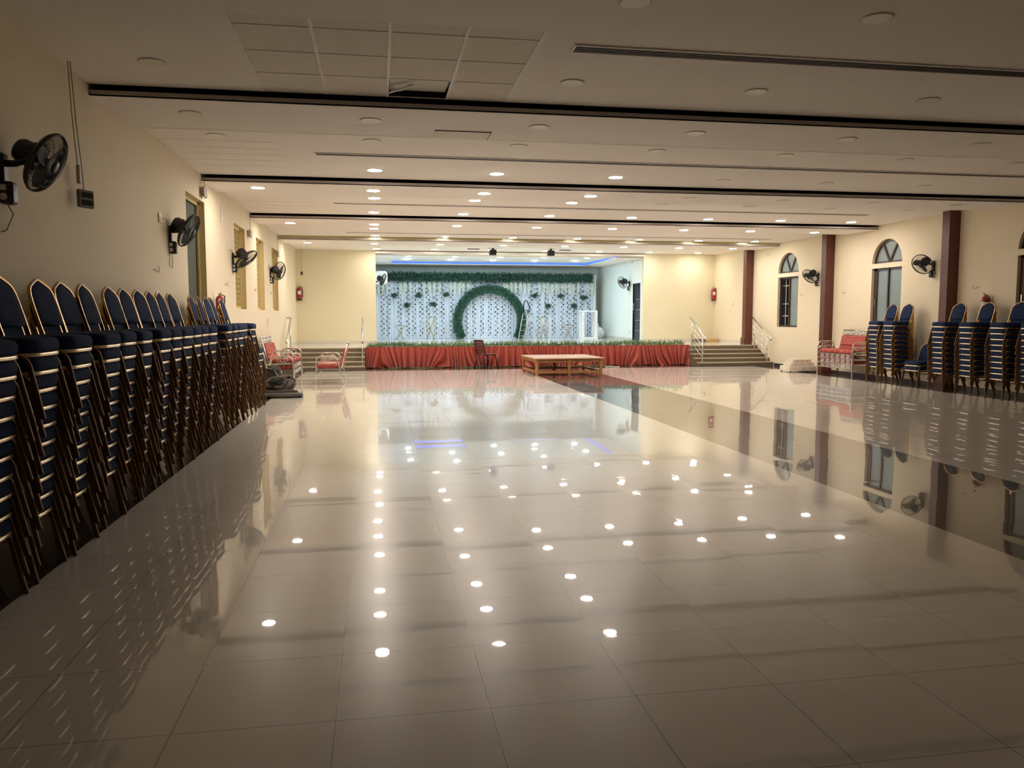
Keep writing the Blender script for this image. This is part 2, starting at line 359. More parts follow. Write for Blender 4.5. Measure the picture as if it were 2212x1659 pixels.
# ------------------------------------------------------------------ ceiling, boxed ducts with slots
BOX = [(8.15, 9.42), (12.95, 14.1), (17.6, 18.85), (22.4, 23.75)]
PANX = (-1.05, 1.30); PANY = (6.10, 8.13)
b = MB()
segs = []; y = YB
for y0, y1 in BOX: segs.append((y, y0 - .02)); y = y1
segs.append((y, YF))
for a, c in segs:
    if a < PANY[0] < c:
        b.box(XL, PANX[0], a, c, HC, HC + .05); b.box(PANX[1], XR, a, c, HC, HC + .05); b.box(PANX[0], PANX[1], a, PANY[0], HC, HC + .05)
    else: b.box(XL, XR, a, c, HC, HC + .05)
struct(b.obj('ceiling', ['ceil']))
for i, (y0, y1) in enumerate(BOX):
    b = MB(); zl = 3.60
    b.box(XL, XR, y0, y1, zl, zl + .012, 0)                 # underside
    b.box(XL, XR, y1 - .012, y1, zl, HC + .02, 0)           # far side
    b.box(XL, XR, y0, y0 + .012, zl, 3.652, 1)              # lip
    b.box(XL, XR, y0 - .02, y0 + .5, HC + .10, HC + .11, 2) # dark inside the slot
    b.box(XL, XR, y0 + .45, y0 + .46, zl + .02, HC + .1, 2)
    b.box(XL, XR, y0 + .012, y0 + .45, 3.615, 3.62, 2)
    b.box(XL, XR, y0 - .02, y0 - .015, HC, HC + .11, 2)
    if i == 3: b.box(XL, XR, y0 + .02, y0 + .03, 3.655, 3.70, 3)  # strip painted in for the light reflected inside the last slot
    o = struct(b.obj('trim_%d' % (i + 1), ['ceil', 'lip', 'void', 'slot_sheen']))
b = MB(); b.box(OX0, OX1, YF - .10, YF - .001, 3.60, 3.665, 0); b.box(OX0, OX1, YF - .04, YF - .001, 3.665, HC, 1)
struct(b.obj('trim_5', ['white_trim', 'lip']))
# ceiling over the stage with a raised tray
TX0, TX1, TY0, TY1 = .54, 8.40, 27.4, 31.6; ZS = 3.555
b = MB()
b.box(SX0, TX0, YF + .2, SYB, ZS, ZS + .03); b.box(TX1, SX1, YF + .2, SYB, ZS, ZS + .03)
b.box(TX0, TX1, YF + .2, TY0, ZS, ZS + .03); b.box(TX0, TX1, TY1, SYB, ZS, ZS + .03)
b.box(SX0, SX1, YF + .2, SYB, ZS + .09, ZS + .12)
struct(b.obj('ceiling_stage', ['ceil']))
b = MB(); b.box(TX0, TX1, TY1, TY1 + .01, ZS + .022, ZS + .085); b.box(TX0 - .01, TX0, TY0, TY1, ZS + .022, ZS + .085); b.box(TX1, TX1 + .01, TY0, TY1, ZS + .022, ZS + .085)
tag(b.obj('led_strip', ['led']), 'blue glowing LED strip around the raised ceiling over the stage', 'light strip')
# suspended tile panel
b = MB(); nx, z = 4, HC
wx = (PANX[1] - PANX[0]) / 4; yy = [6.10, 6.32, 6.915, 7.52, 8.13]
for i in range(4):
    for j in range(4):
        if i == 2 and j == 3: continue
        b.box(PANX[0] + wx * i + .012, PANX[0] + wx * (i + 1) - .012, yy[j] + .004, yy[j + 1] - .004, z + .006, z + .02, 0)
for i in range(5): b.box(PANX[0] + wx * i - .013, PANX[0] + wx * i + .013, yy[0], yy[4], z - .001, z + .01, 1)
for j in range(5): b.box(PANX[0], PANX[1], yy[j] - .004, yy[j] + .004, z + .001, z + .01, 1)
b.box(PANX[0], PANX[1], PANY[0], PANY[1], z + .25, z + .26, 2)
struct(b.obj('ceiling_tile_grid', ['ceil_tile', 'white_trim', 'void']))
T = Matrix.Translation((PANX[0] + wx * 2.5, 7.52, HC + .012)) @ Matrix.Rotation(math.radians(5), 4, 'X')
b = MB(); b.box(-wx / 2 + .02, wx / 2 - .02, .01, .585, 0, .014, 0, T)
tag(b.obj('ceiling_tile', ['ceil_tile']), 'loose ceiling tile sagging in its grid beside the first ceiling beam', 'ceiling tile')
b = MB()
for k in range(5):
    b.tube([(.13 + k * .008, 7.96 - .03 * k, HC - .012 - .004 * (k % 2)), (.22 + .01 * k, 7.80, HC - .022 + .006 * (k % 3)), (.35, 7.62 + .012 * k, HC - .006)], .012, 6, rz=.005)
tag(b.obj('plastic_wrap', ['sack']), 'strip of crumpled clear plastic hanging out of the ceiling tile gap', 'plastic')
def patch(name, x0, x1, y0, y1, nx, ny, z=HC):
    b = MB(); t = .004
    for i in range(nx + 1): x = x0 + (x1 - x0) * i / nx; b.box(x - t, x + t, y0, y1, z - .003, z + .002)
    for j in range(ny + 1): y = y0 + (y1 - y0) * j / ny; b.box(x0, x1, y - t, y + t, z - .003, z + .002)
    return struct(b.obj(name, ['lip' if ny == 1 else 'white_trim']))
patch('trim_6', -2.6, -1.2, 10.45, 12.1, 3, 4); patch('trim_7', -2.6, -1.15, 15.3, 17.3, 3, 4)
b = MB(); b.bbox(.66, 1.29, 9.02, 9.40, 3.592, 3.601, .004); 
for s_ in ((.655, 1.295, 9.012, 9.02), (1.285, 1.293, 9.012, 9.40)): b.box(s_[0], s_[1], s_[2], s_[3], 3.590, 3.6, 1)
tag(b.obj('access_panel', ['ceil_tile', 'grille']), 'square perforated access panel under the first ceiling beam', 'ceiling panel')
# linear slot diffusers
for x0, x1, y, wd, lab in ((1.60, 11.0, 6.42, .15, 'long brown air slot in the ceiling nearest the camera'), (-.78, 10.5, 11.05, .12, 'long brown air slot in the ceiling between first and second beams'),
                           (-.79, 10.45, 15.8, .10, 'long thin air slot in the ceiling between second and third beams'), (-.75, 11.04, 21.25, .09, 'long thin air slot in the ceiling between third and fourth beams')):
    t = thing('air_slot', lab, 'air vent', ((x0 + x1) / 2, y, HC), 0, 'linear air slots')
    L = (x1 - x0) / 2
    b = MB(); b.box(-L, L, -wd / 2, wd / 2, -.002, -.001); b.obj('grille_backing', ['void'], t)
    b = MB()
    for k in range(4): yk = -wd / 2 + wd * (k + .5) / 4; b.box(-L, L, yk - .008, yk + .008, -.010, -.002)
    b.obj('slat', ['grille'], t)
    b = MB(); b.box(-L - .02, L + .02, -wd / 2 - .018, -wd / 2, -.012, 0); b.box(-L - .02, L + .02, wd / 2, wd / 2 + .018, -.012, 0); b.box(-L - .02, -L, -wd / 2, wd / 2, -.012, 0)
    b.obj('frame', ['white_trim'], t)
# two ceiling cassettes: dark projectors and vents near the stage
for x, lab in ((3.7, 'left'), (5.62, 'right')):
    t = thing('ceiling_speaker', 'small dark box hanging on the ceiling before the stage, %s of the pair' % lab, 'speaker', (x, 25.6, HC), 0, 'dark ceiling boxes')
    b = MB(); b.bbox(-.11, .11, -.12, .12, -.22, -.05, .02); b.obj('body', ['black'], t)
    b = MB(); b.box(-.03, .03, -.03, .03, -.05, 0); b.obj('bracket', ['black'], t)
for x, lab in ((3.1, 'left'), (6.15, 'right')):
    b = MB(); b.box(x - .2, x + .2, 25.75, 25.95, HC - .012, HC - .001, 1)
    for k in range(5): b.box(x - .19, x + .19, 25.77 + k * .036, 25.785 + k * .036, HC - .02, HC - .012, 0)
    tag(b.obj('ceiling_vent', ['grille', 'lip']), 'flat louvred vent in the ceiling before the stage, %s of the pair' % lab, 'air vent', 'ceiling vents')

# ------------------------------------------------------------------ round ceiling lights
LIT, OFF, STG = [], [], []
def disc(r, z, n=28): return [(r * math.cos(2 * PI * i / n), r * math.sin(2 * PI * i / n), z) for i in range(n)]
b = MB(); b.loft([disc(.115, 0), disc(.114, -.005), disc(.108, -.009), disc(.104, -.009), disc(.104, -.004)], 0, False); ring_me = b.mesh('lamp_frame', ['ring'])
b = MB(); b.loft([disc(.104, -.004), disc(.103, -.010)], 0, True); me_off = b.mesh('diffuser', ['lamp_off'])
b = MB(); b.loft([disc(.1035, -.004), disc(.1025, -.0105)], 0, True, False); me_on = b.mesh('diffuser', ['lamp_on'])
b = MB(); b.loft([disc(.104, -.004), disc(.103, -.018), disc(.088, -.024)], 0, True, False); me_st = b.mesh('diffuser', ['lamp_stage'])
def lamp(x, y, z, me, label, group):
    t = thing('ceiling_light', label, 'ceiling light', (x, y, z), 0, group)
    link('lamp_frame', ring_me, t); link('diffuser', me, t)
ROWS = [  # y, z, lit xs, unlit xs, where
    (5.43, HC, [], [1.78, 3.61], 'row nearest the camera'),
    (7.35, HC, [], [-1.86, 1.81, 3.63, 5.48], 'row before the first beam'),
    (8.68, 3.60, [], [-1.85, -.04, 1.77, 3.57, 5.44, 7.2], 'row under the first beam'),
    (10.15, HC, [], [-1.88, -.04, 1.81, 3.65, 5.46, 7.26, 8.98], 'row just past the first beam'),
    (12.15, HC, [-.01, 1.82, 3.70], [5.49, 7.28, 9.07], 'row before the second beam'),
    (13.45, 3.60, [-1.87, -.04, 1.8, 3.65], [5.45, 7.23, 8.98, 10.7], 'row under the second beam'),
    (15.0, HC, [-.03, 1.83, 3.70], [5.52, 7.32, 9.09, 10.84], 'row just past the second beam'),
    (17.05, HC, [-.05, 1.83, 3.71, 5.57, 7.36, 9.11, 10.87], [], 'row before the third beam'),
    (18.42, 3.60, [-1.89, -.05, 1.83, 3.70, 5.54, 7.33, 9.05, 10.76], [], 'row under the third beam'),
    (20.19, HC, [-.06], [], 'row just past the third beam'),
    (22.0, HC, [-.04, 1.85, 3.74, 5.59, 7.42, 9.22, 10.96], [], 'row before the fourth beam'),
    (23.3, 3.60, [-1.93, -.06, 1.82, 3.69, 5.55, 7.37, 9.13, 10.88], [], 'row under the fourth beam'),
    (26.3, HC, [0.0, 1.88, 3.75, 5.61, 7.45, 9.24, 10.99], [], 'row nearest the stage opening')]
for y, z, lit, off, wh in ROWS:
    allx = sorted([(x, 1) for x in lit] + [(x, 0) for x in off])
    for k, (x, on) in enumerate(allx):
        cnt = '' if len(allx) == 1 else '%s from left ' % ORD[k + 1]
        lamp(x, y, z, me_on if on else me_off, '%s round ceiling light, %sin the %s' % ('glowing' if on else 'unlit', cnt, wh), 'lit hall ceiling lights' if on else 'unlit hall ceiling lights')
for j, y in enumerate((28.4, 30.2)):
    for k, x in enumerate((1.09, 2.75, 4.38, 6.0, 7.6)):
        lamp(x, y, ZS + .09, me_st, 'cool white light over the stage, %s from left in the %s row' % (ORD[k + 1], ('front', 'back')[j]), 'stage ceiling lights')

# ------------------------------------------------------------------ wall columns, right windows, left niches, stage door
for i, (y, zb) in enumerate(((24.02, ZP), (19.43, 0), (14.85, 0))):
    b = MB(); b.box(11.70, XR, y, y + .22, zb, HC); b.box(11.67, XR, y - .02, y + .24, zb, zb + (.22 if zb else .12))
    struct(b.obj('trim_%d' % (8 + i), ['column']))
b = MB(); b.box(11.70, XR, 10.3, 10.52, 0, HC); struct(b.obj('trim_11', ['column']))
def right_window(n, y0, y1, open_):
    t = bpy.data.objects.new('window_%d' % n, None); COL.objects.link(t); struct(t); t.location = (XR, 0, 0)
    d0, d1 = .07, .12; c, r = (y0 + y1) / 2, (y1 - y0) / 2
    b = MB()   # frame of the lower sash window
    fw = .05
    b.box(d0, d1, y0, y1, ZW0, ZW0 + fw); b.box(d0, d1, y0, y1, ZW1 - fw, ZW1); b.box(d0, d1, y0, y0 + fw, ZW0, ZW1); b.box(d0, d1, y1 - fw, y1, ZW0, ZW1)
    b.box(d0 - .02, d1, c - .02, c + .02, ZW0, ZW1); b.obj('window_frame', ['frame_dark'], t)
    b = MB(); b.box(.05, .06, c - .012 if open_ else y1 - .085, c + .012 if open_ else y1 - .06, 1.78, 1.93); b.obj('handle', ['chrome'], t)
    b = MB(); b.box(d0 + .02, d0 + .025, y0 + fw, c, ZW0 + fw, ZW1 - fw); b.obj('glass_pane', ['glass'], t)
    if not open_:
        b = MB(); b.box(d0 + .03, d0 + .035, c, y1 - fw - .06, ZW0 + fw, ZW1 - fw); b.obj('glass_pane', ['glass'], t)
        b = MB(); b.box(d0, d1, y1 - fw - .07, y1 - fw, ZW0, ZW1); b.obj('sash_edge', ['frame_dark'], t)
    else:
        b = MB()
        for z in (1.52, 1.88, 2.42): b.box(.16, .175, c, y1, z - .012, z + .012)
        for y in (c + .06, y1 - .2): b.box(.16, .175, y - .012, y + .012, ZW0, ZW1)
        b.obj('window_grille', ['grillbar'], t)
    b = MB()   # arched fanlight
    def arc(rr, x): return [(x, c + rr * math.cos(PI * i / NA), SPR + max(rr, .0) * math.sin(PI * i / NA)) for i in range(NA + 1)]
    A0, A1 = arc(r, d0), arc(r - fw, d0); B0, B1 = arc(r, d1), arc(r - fw, d1)
    for i in range(NA):
        b.quad(A0[i], A0[i + 1], A1[i + 1], A1[i]); b.quad(A1[i], A1[i + 1], B1[i + 1], B1[i])
    b.box(d0, d1, y0, y1, SPR, SPR + fw)
    for s_ in (-1, 1):
        a = math.radians(90 - s_ * 30)
        p0 = Vector((0, c, SPR + .02)); p1 = Vector((0, c + (r - .03) * math.cos(a), SPR + (r - .03) * math.sin(a)))
        dv = (p1 - p0).normalized(); nv = Vector((0, -dv.z, dv.y)) * .024
        b.loft([[(d0 - .005, *(p0 + nv)[1:]), (d1, *(p0 + nv)[1:]), (d1, *(p0 - nv)[1:]), (d0 - .005, *(p0 - nv)[1:])], [(d0 - .005, *(p1 + nv)[1:]), (d1, *(p1 + nv)[1:]), (d1, *(p1 - nv)[1:]), (d0 - .005, *(p1 - nv)[1:])]], 0, True, False)
    b.obj('fanlight_frame', ['frame_dark'], t)
    b = MB(); b.add([(d0 + .03, c, SPR)] + [(d0 + .03, p[1], p[2]) for p in arc(r - .02, 0)], [(0, i + 2, i + 1) for i in range(NA)]); b.obj('fanlight_glass', ['glass'], t)
    b = MB()   # reveal and the dark outside
    b.quad((0, y0, ZW0), (.14, y0, ZW0), (.14, y0, ZW1), (0, y0, ZW1)); b.quad((0, y1, ZW0), (0, y1, ZW1), (.14, y1, ZW1), (.14, y1, ZW0))
    b.quad((0, y0, ZW0), (0, y1, ZW0), (.14, y1, ZW0), (.14, y0, ZW0)); b.quad((0, y0, ZW1), (.14, y0, ZW1), (.14, y1, ZW1), (0, y1, ZW1)); b.quad((0, y0, SPR), (0, y1, SPR), (.14, y1, SPR), (.14, y0, SPR))
    b.obj('window_sill', ['wall'], t)
    b = MB(); b.quad((.5, y0 - .4, .8), (.5, y1 + .4, .8), (.5, y1 + .4, 3.6), (.5, y0 - .4, 3.6)); b.obj('outer_wall', ['night'], t)
for n, (y0, y1) in enumerate(RW): right_window(n + 1, y0, y1, n == 0)
for n, (y0, y1, z0, z1) in enumerate(niches):
    t = bpy.data.objects.new('window_%d' % (n + 4), None); COL.objects.link(t); struct(t); t.location = (XL, 0, 0)
    d = -.12 if n < 3 else -.12
    b = MB()
    b.quad((0, y0, z0), (0, y0, z1), (d, y0, z1), (d, y0, z0)); b.quad((0, y1, z0), (d, y1, z0), (d, y1, z1), (0, y1, z1))
    b.quad((0, y0, z0), (d, y0, z0), (d, y1, z0), (0, y1, z0)); b.quad((0, y0, z1), (0, y1, z1), (d, y1, z1), (d, y0, z1)); b.obj('reveal', ['niche'], t)
    b = MB(); fw = .05
    for q in ((y0, y1, z0, z0 + fw), (y0, y1, z1 - fw, z1), (y0, y0 + fw, z0, z1), (y1 - fw, y1, z0, z1)): b.box(d, d + .03, *q)
    b.obj('window_frame', ['niche'], t)
    b = MB(); b.box(d - .03, d - .01, y0, y1, z0, z1); b.obj('board', ['board' if n == 0 else 'niche'], t)
    if n:
        b = MB(); k = 0; st = .1
        zc = z0 + .1
        while zc < z1 - .06:
            yc = y0 + .1
            while yc < y1 - .06:
                b.tube([(d + .012, yc + .047 * math.cos(a * PI / 4), zc + .047 * math.sin(a * PI / 4)) for a in range(8)], .009, 5, True)
                yc += st
            zc += st
        b.obj('lattice', ['void' if n == 9 else 'jali'], t)
        b = MB(); b.box(d - .009, d - .005, y0 + .05, y1 - .05, z0 + .05, z1 - .05); b.obj('lattice_backing', ['void'], t)
t = bpy.data.objects.new('door_1', None); COL.objects.link(t); struct(t); t.location = (SX1, 0, 0)
b = MB(); b.box(.04, .09, 27.42, 28.21, ZP + .01, 2.67); b.obj('door_leaf', ['door'], t)
b = MB()
for q in ((27.39, 27.42, ZP, 2.70), (28.21, 28.24, ZP, 2.70), (27.39, 28.24, 2.67, 2.70)): b.box(0, .1, *q)
b.obj('door_frame', ['black'], t)
for z in (.98, 1.36, 1.74, 2.12): b = MB(); b.box(.034, .04, 27.43, 28.0, z - .009, z + .009); b.obj('inlay_strip', ['chrome'], t)
b = MB(); b.tube([(0.035, 28.12, 1.72), (-.01, 28.12, 1.72), (-.01, 28.12, 1.98), (.035, 28.12, 1.98)], .011, 8); b.tube([(0.03, 28.13, 1.62), (-.01, 28.13, 1.62), (-.01, 28.02, 1.62)], .010, 8); b.obj('door_handle', ['chrome'], t)

# ------------------------------------------------------------------ banquet chairs
def rounded(pts, z): return [(x, y, z) for x, y in pts]
def build_banquet():
    P = {}
    # seat cushion: rounded front corners, domed top
    ol = []
    for cx, cy, a0, a1 in ((.135, .13, 0, 90), (-.15, .155, 90, 180), (-.15, -.155, 180, 270), (.135, -.13, 270, 360)):
        r = .075 if cx > 0 else .045
        for k in range(5):
            a = math.radians(a0 + (a1 - a0) * k / 4); ol.append((cx + r * math.cos(a), cy + r * math.sin(a)))
    def sc(f, z, dz=0): return [((x - .01) * f + .01, y * f, z) for x, y in ol]
    b = MB(); b.loft([sc(.90, .374), sc(.985, .378), sc(1.02, .392), sc(1.025, .42), sc(1.0, .442), sc(.93, .455), sc(.7, .462), sc(.3, .465)], 0, True, True)
    P['seat'] = b.mesh('seat', ['navy'])
    b = MB(); b.tube([(.10, -.195, .362), (.155, -.195, .362), (.195, -.17, .362), (.207, -.12, .362), (.212, 0, .362), (.207, .12, .362), (.195, .17, .362), (.155, .195, .362), (.10, .195, .362)], .008, 6, rz=.014, up=(0, 0, 1))
    P['seat_rail'] = b.mesh('seat_rail', ['rail'])
    ft = [(.243, 0), (.235, .03), (.185, .27), (.178, .305), (.163, .335), (.135, .352), (.10, .356), (0, .356)]
    rt = [(-.283, 0), (-.272, .03), (-.175, .28), (-.158, .318), (-.13, .345), (-.10, .354), (-.06, .356), (0, .356)]
    for s_ in (1, -1):
        for nm, path in (('f', ft), ('r', rt)):
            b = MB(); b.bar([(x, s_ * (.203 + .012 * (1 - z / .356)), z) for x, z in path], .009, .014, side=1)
            P['leg' + nm + str(s_)] = b.mesh('leg', ['gold' if nm == 'f' else 'gold_old', 'gold_shade'])
    b = MB(); b.tube([(-.178, -.20, .27), (-.178, .20, .27)], .006, 6); b.tube([(.17, -.20, .30), (-.16, -.20, .30)], .005, 6); b.tube([(.17, .20, .30), (-.16, .20, .30)], .005, 6)
    P['stretcher'] = b.mesh('stretcher', ['gold_old'])
    # back: pointed arch
    half = [(.188, -.07), (.192, 0), (.198, .10), (.200, .20), (.198, .27), (.191, .325), (.176, .362), (.150, .390), (.10, .414), (.05, .433), (.015, .445), (0, .446)]
    out = [(u, v) for u, v in half] + [(-u, v) for u, v in reversed(half[:-1])]
    lean = math.radians(15.5)
    def bp(u, v, w=0): return (-.185 - v * math.sin(lean) + w * math.cos(lean), u, .415 + v * math.cos(lean) + w * math.sin(lean))
    b = MB(); b.bar([bp(u, v) for u, v in out], .0125, .009, .003, up=(1, 0, 0)); P['back_frame'] = b.mesh('back_frame', ['gold'])
    def sh(f, w, cut=.055):
        pts = [(u * f, (v - .22) * f + .22) for u, v in out if v >= cut]
        return [bp(u, v, w) for u, v in pts]
    b = MB(); b.loft([sh(.90, -.012), sh(.955, -.006), sh(.955, .004), sh(.90, .013), sh(.6, .017)], 0, True, True)
    P['backrest'] = b.mesh('backrest', ['navy'])
    return P
CH = build_banquet()
CHN = [('seat', 'seat'), ('seat_rail', 'seat_rail'), ('backrest', 'backrest'), ('back_frame', 'back_frame'), ('legf1', 'leg'), ('legf-1', 'leg'), ('legr1', 'leg'), ('legr-1', 'leg'), ('stretcher', 'stretcher')]
chair0 = thing('banquet_chair', '', 'chair')
for k, n in CHN: link(n, CH[k], chair0)
index_kids(chair0); first_used = [False]
def chair(x, y, z, rz, label, group):
    if not first_used[0]: c = chair0; first_used[0] = True
    else: c = dup(chair0)
    c.location = (x, y, z); c.rotation_euler = (0, 0, rz); tag(c, label, 'chair', group)
DZ = .107
LY = [4.5, 5.08, 5.62, 6.3, 6.78, 7.2, 7.85, 8.27, 8.69, 9.12, 9.55, 9.98, 11.1, 11.53, 11.96, 12.42, 13.05, 13.95]
LN = [10] * 17 + [6]
for k, (y, n) in enumerate(zip(LY, LN)):
    rr = random.uniform(-.05, .05); xo = -2.20 + random.uniform(-.012, .012) - (.03 if 2 < k < 16 else 0)
    for i in range(n):
        pos = 'topmost' if i == n - 1 else ('lowest' if i == 0 else ORD[n - i] + ' from top')
        chair(xo + .0085 * i + random.uniform(-.003, .003), y + random.uniform(-.006, .006), DZ * i, rr + random.uniform(-.012, .012),
              'gold framed navy chair, %s, %s stack from camera along left wall' % (pos, ORD[k + 1]), 'stacked chairs along the left wall')
RY = [16.53, 16.0, 15.27, 14.41, 13.64, 12.85, 12.13]; RN = [10, 10, 2, 10, 10, 10, 10]
RNAME = ['stack beside red sofas', 'second stack from red sofas', 'low pair between right wall stacks', 'fourth stack from red sofas by right wall', 'fifth stack from red sofas by right wall', 'sixth stack from red sofas by right wall', 'stack at right picture edge']
for k, (y, n) in enumerate(zip(RY, RN)):
    rr = PI + random.uniform(-.05, .05) + (.12 if k == 2 else 0)
    for i in range(n):
        pos = 'topmost' if i == n - 1 else ('lowest' if i == 0 else ORD[n - i] + ' from top')
        if n == 2: pos = ('lower', 'upper')[i]
        chair(11.435 - .0055 * i + random.uniform(-.003, .003), y + random.uniform(-.006, .006), (DZ - .002) * i, rr + random.uniform(-.012, .012),
              'gold framed navy chair, %s, %s' % (pos, RNAME[k]), 'stacked chairs along the right wall')

# ------------------------------------------------------------------ red patterned steel settees
def build_settee(W):
    P = {}; h = W / 2
    b = MB(); b.bbox(-.24, .27, -h + .05, h - .05, .36, .455, .025); P['seat'] = b.mesh('seat', ['redfab'])
    lean = math.radians(15)
    Tb = Matrix.Translation((-.27, 0, .40)) @ Matrix.Rotation(-lean, 4, 'Y')
    b = MB(); b.bbox(-.02, .035, -h + .12, h - .12, .04, .13, .015, 0, Tb); b.bbox(-.02, .045, -h + .12, h - .12, .14, .40, .02, 0, Tb); P['backrest'] = b.mesh('backrest', ['redfab'])
    b = MB()
    for s_ in (-1, 1): b.tube([(0, s_ * (h - .10), -.12), (0, s_ * (h - .10), .53)], .014, 8, T=Tb)
    b.tube([(0, -h + .09, .54), (0, h - .09, .54)], .018, 8, T=Tb); b.tube([(0, -h + .10, .42), (0, h - .10, .42)], .010, 8, T=Tb)
    n = int(W / .215)
    for i in range(n):
        y = -h + .14 + (W - .28) * (i + .5) / n
        b.tube([(0, y + .072 * math.cos(a * PI / 8), .48 + .046 * math.sin(a * PI / 8)) for a in range(16)], .009, 5, True, T=Tb)
        b.tube([(0, y + .032 * math.cos(a * PI / 5), .48 + .026 * math.sin(a * PI / 5)) for a in range(10)], .007, 5, True, T=Tb)
    P['back_frame'] = b.mesh('back_frame', ['steel'])
    for s_ in (-1, 1):
        y = s_ * (h - .015)
        b = MB(); pth = [(.29, 0), (.285, .30), (.28, .52), (.265, .585), (.225, .625), (.17, .64), (-.05, .64), (-.12, .625), (-.165, .58), (-.19, .50), (-.27, .20), (-.32, 0)]
        b.tube([(x, y, z) for x, z in pth], .014, 8); P['arm_frame%d' % s_] = b.mesh('arm_frame', ['steel'])
        b = MB(); b.tube([(.28, y, .49), (-.19, y, .49)], .009, 6)
        b.tube([(.05 + .11 * math.cos(a * PI / 8), y, .565 + .05 * math.sin(a * PI / 8)) for a in range(16)], .007, 5, True)
        b.tube([(.05 + .045 * math.cos(a * PI / 6), y, .565 + .04 * math.sin(a * PI / 6)) for a in range(12)], .007, 5, True)
        P['arm_ornament%d' % s_] = b.mesh('arm_ornament', ['steel'])
    b = MB()
    for z in (.35, .245): b.box(.262, .29, -h + .02, h - .02, z - .012, z + .012)
    b.box(-.26, .27, -h, -h + .03, .33, .36); b.box(-.26, .27, h - .03, h, .33, .36); b.box(-.28, -.25, -h, h, .33, .36)
    for i in range(n):
        y = -h + .10 + (W - .20) * (i + .5) / n
        b.tube([(.276, y + .066 * math.cos(a * PI / 8), .297 + .038 * math.sin(a * PI / 8)) for a in range(16)], .008, 5, True)
        b.tube([(.276, y + .030 * math.cos(a * PI / 5), .297 + .022 * math.sin(a * PI / 5)) for a in range(10)], .007, 5, True)
        b.box(.266, .282, y + .088, y + .104, .245, .35)
    P['front_panel'] = b.mesh('front_panel', ['steel'])
    return P
def settee(P, x, y, z, rz, label, group=None):
    t = thing('settee', label, 'settee', (x, y, z), rz, group)
    for k in ('seat', 'backrest', 'back_frame', 'arm_frame-1', 'arm_frame1', 'arm_ornament-1', 'arm_ornament1', 'front_panel'): link(k.rstrip('-1'), P[k], t)
S1 = build_settee(1.56); S2 = build_settee(1.44)
for i, nm in enumerate(('lower', 'upper')): settee(S1, -2.12 + .01 * i, 18.72, .13 * i, -.02, 'red patterned steel settee by left steps, %s of its stack of two' % nm, 'settees stacked at the left')
settee(S1, -1.09, 18.83, 0, PI, 'red patterned steel settee standing alone, turned to face the left wall')
for i, nm in enumerate(('lowest', 'middle', 'topmost')): settee(S2, 11.48 - .005 * i, 18.07, .12 * i, PI + .05, 'red patterned steel settee by right wall column, %s of its stack' % nm, 'settees stacked at the right')

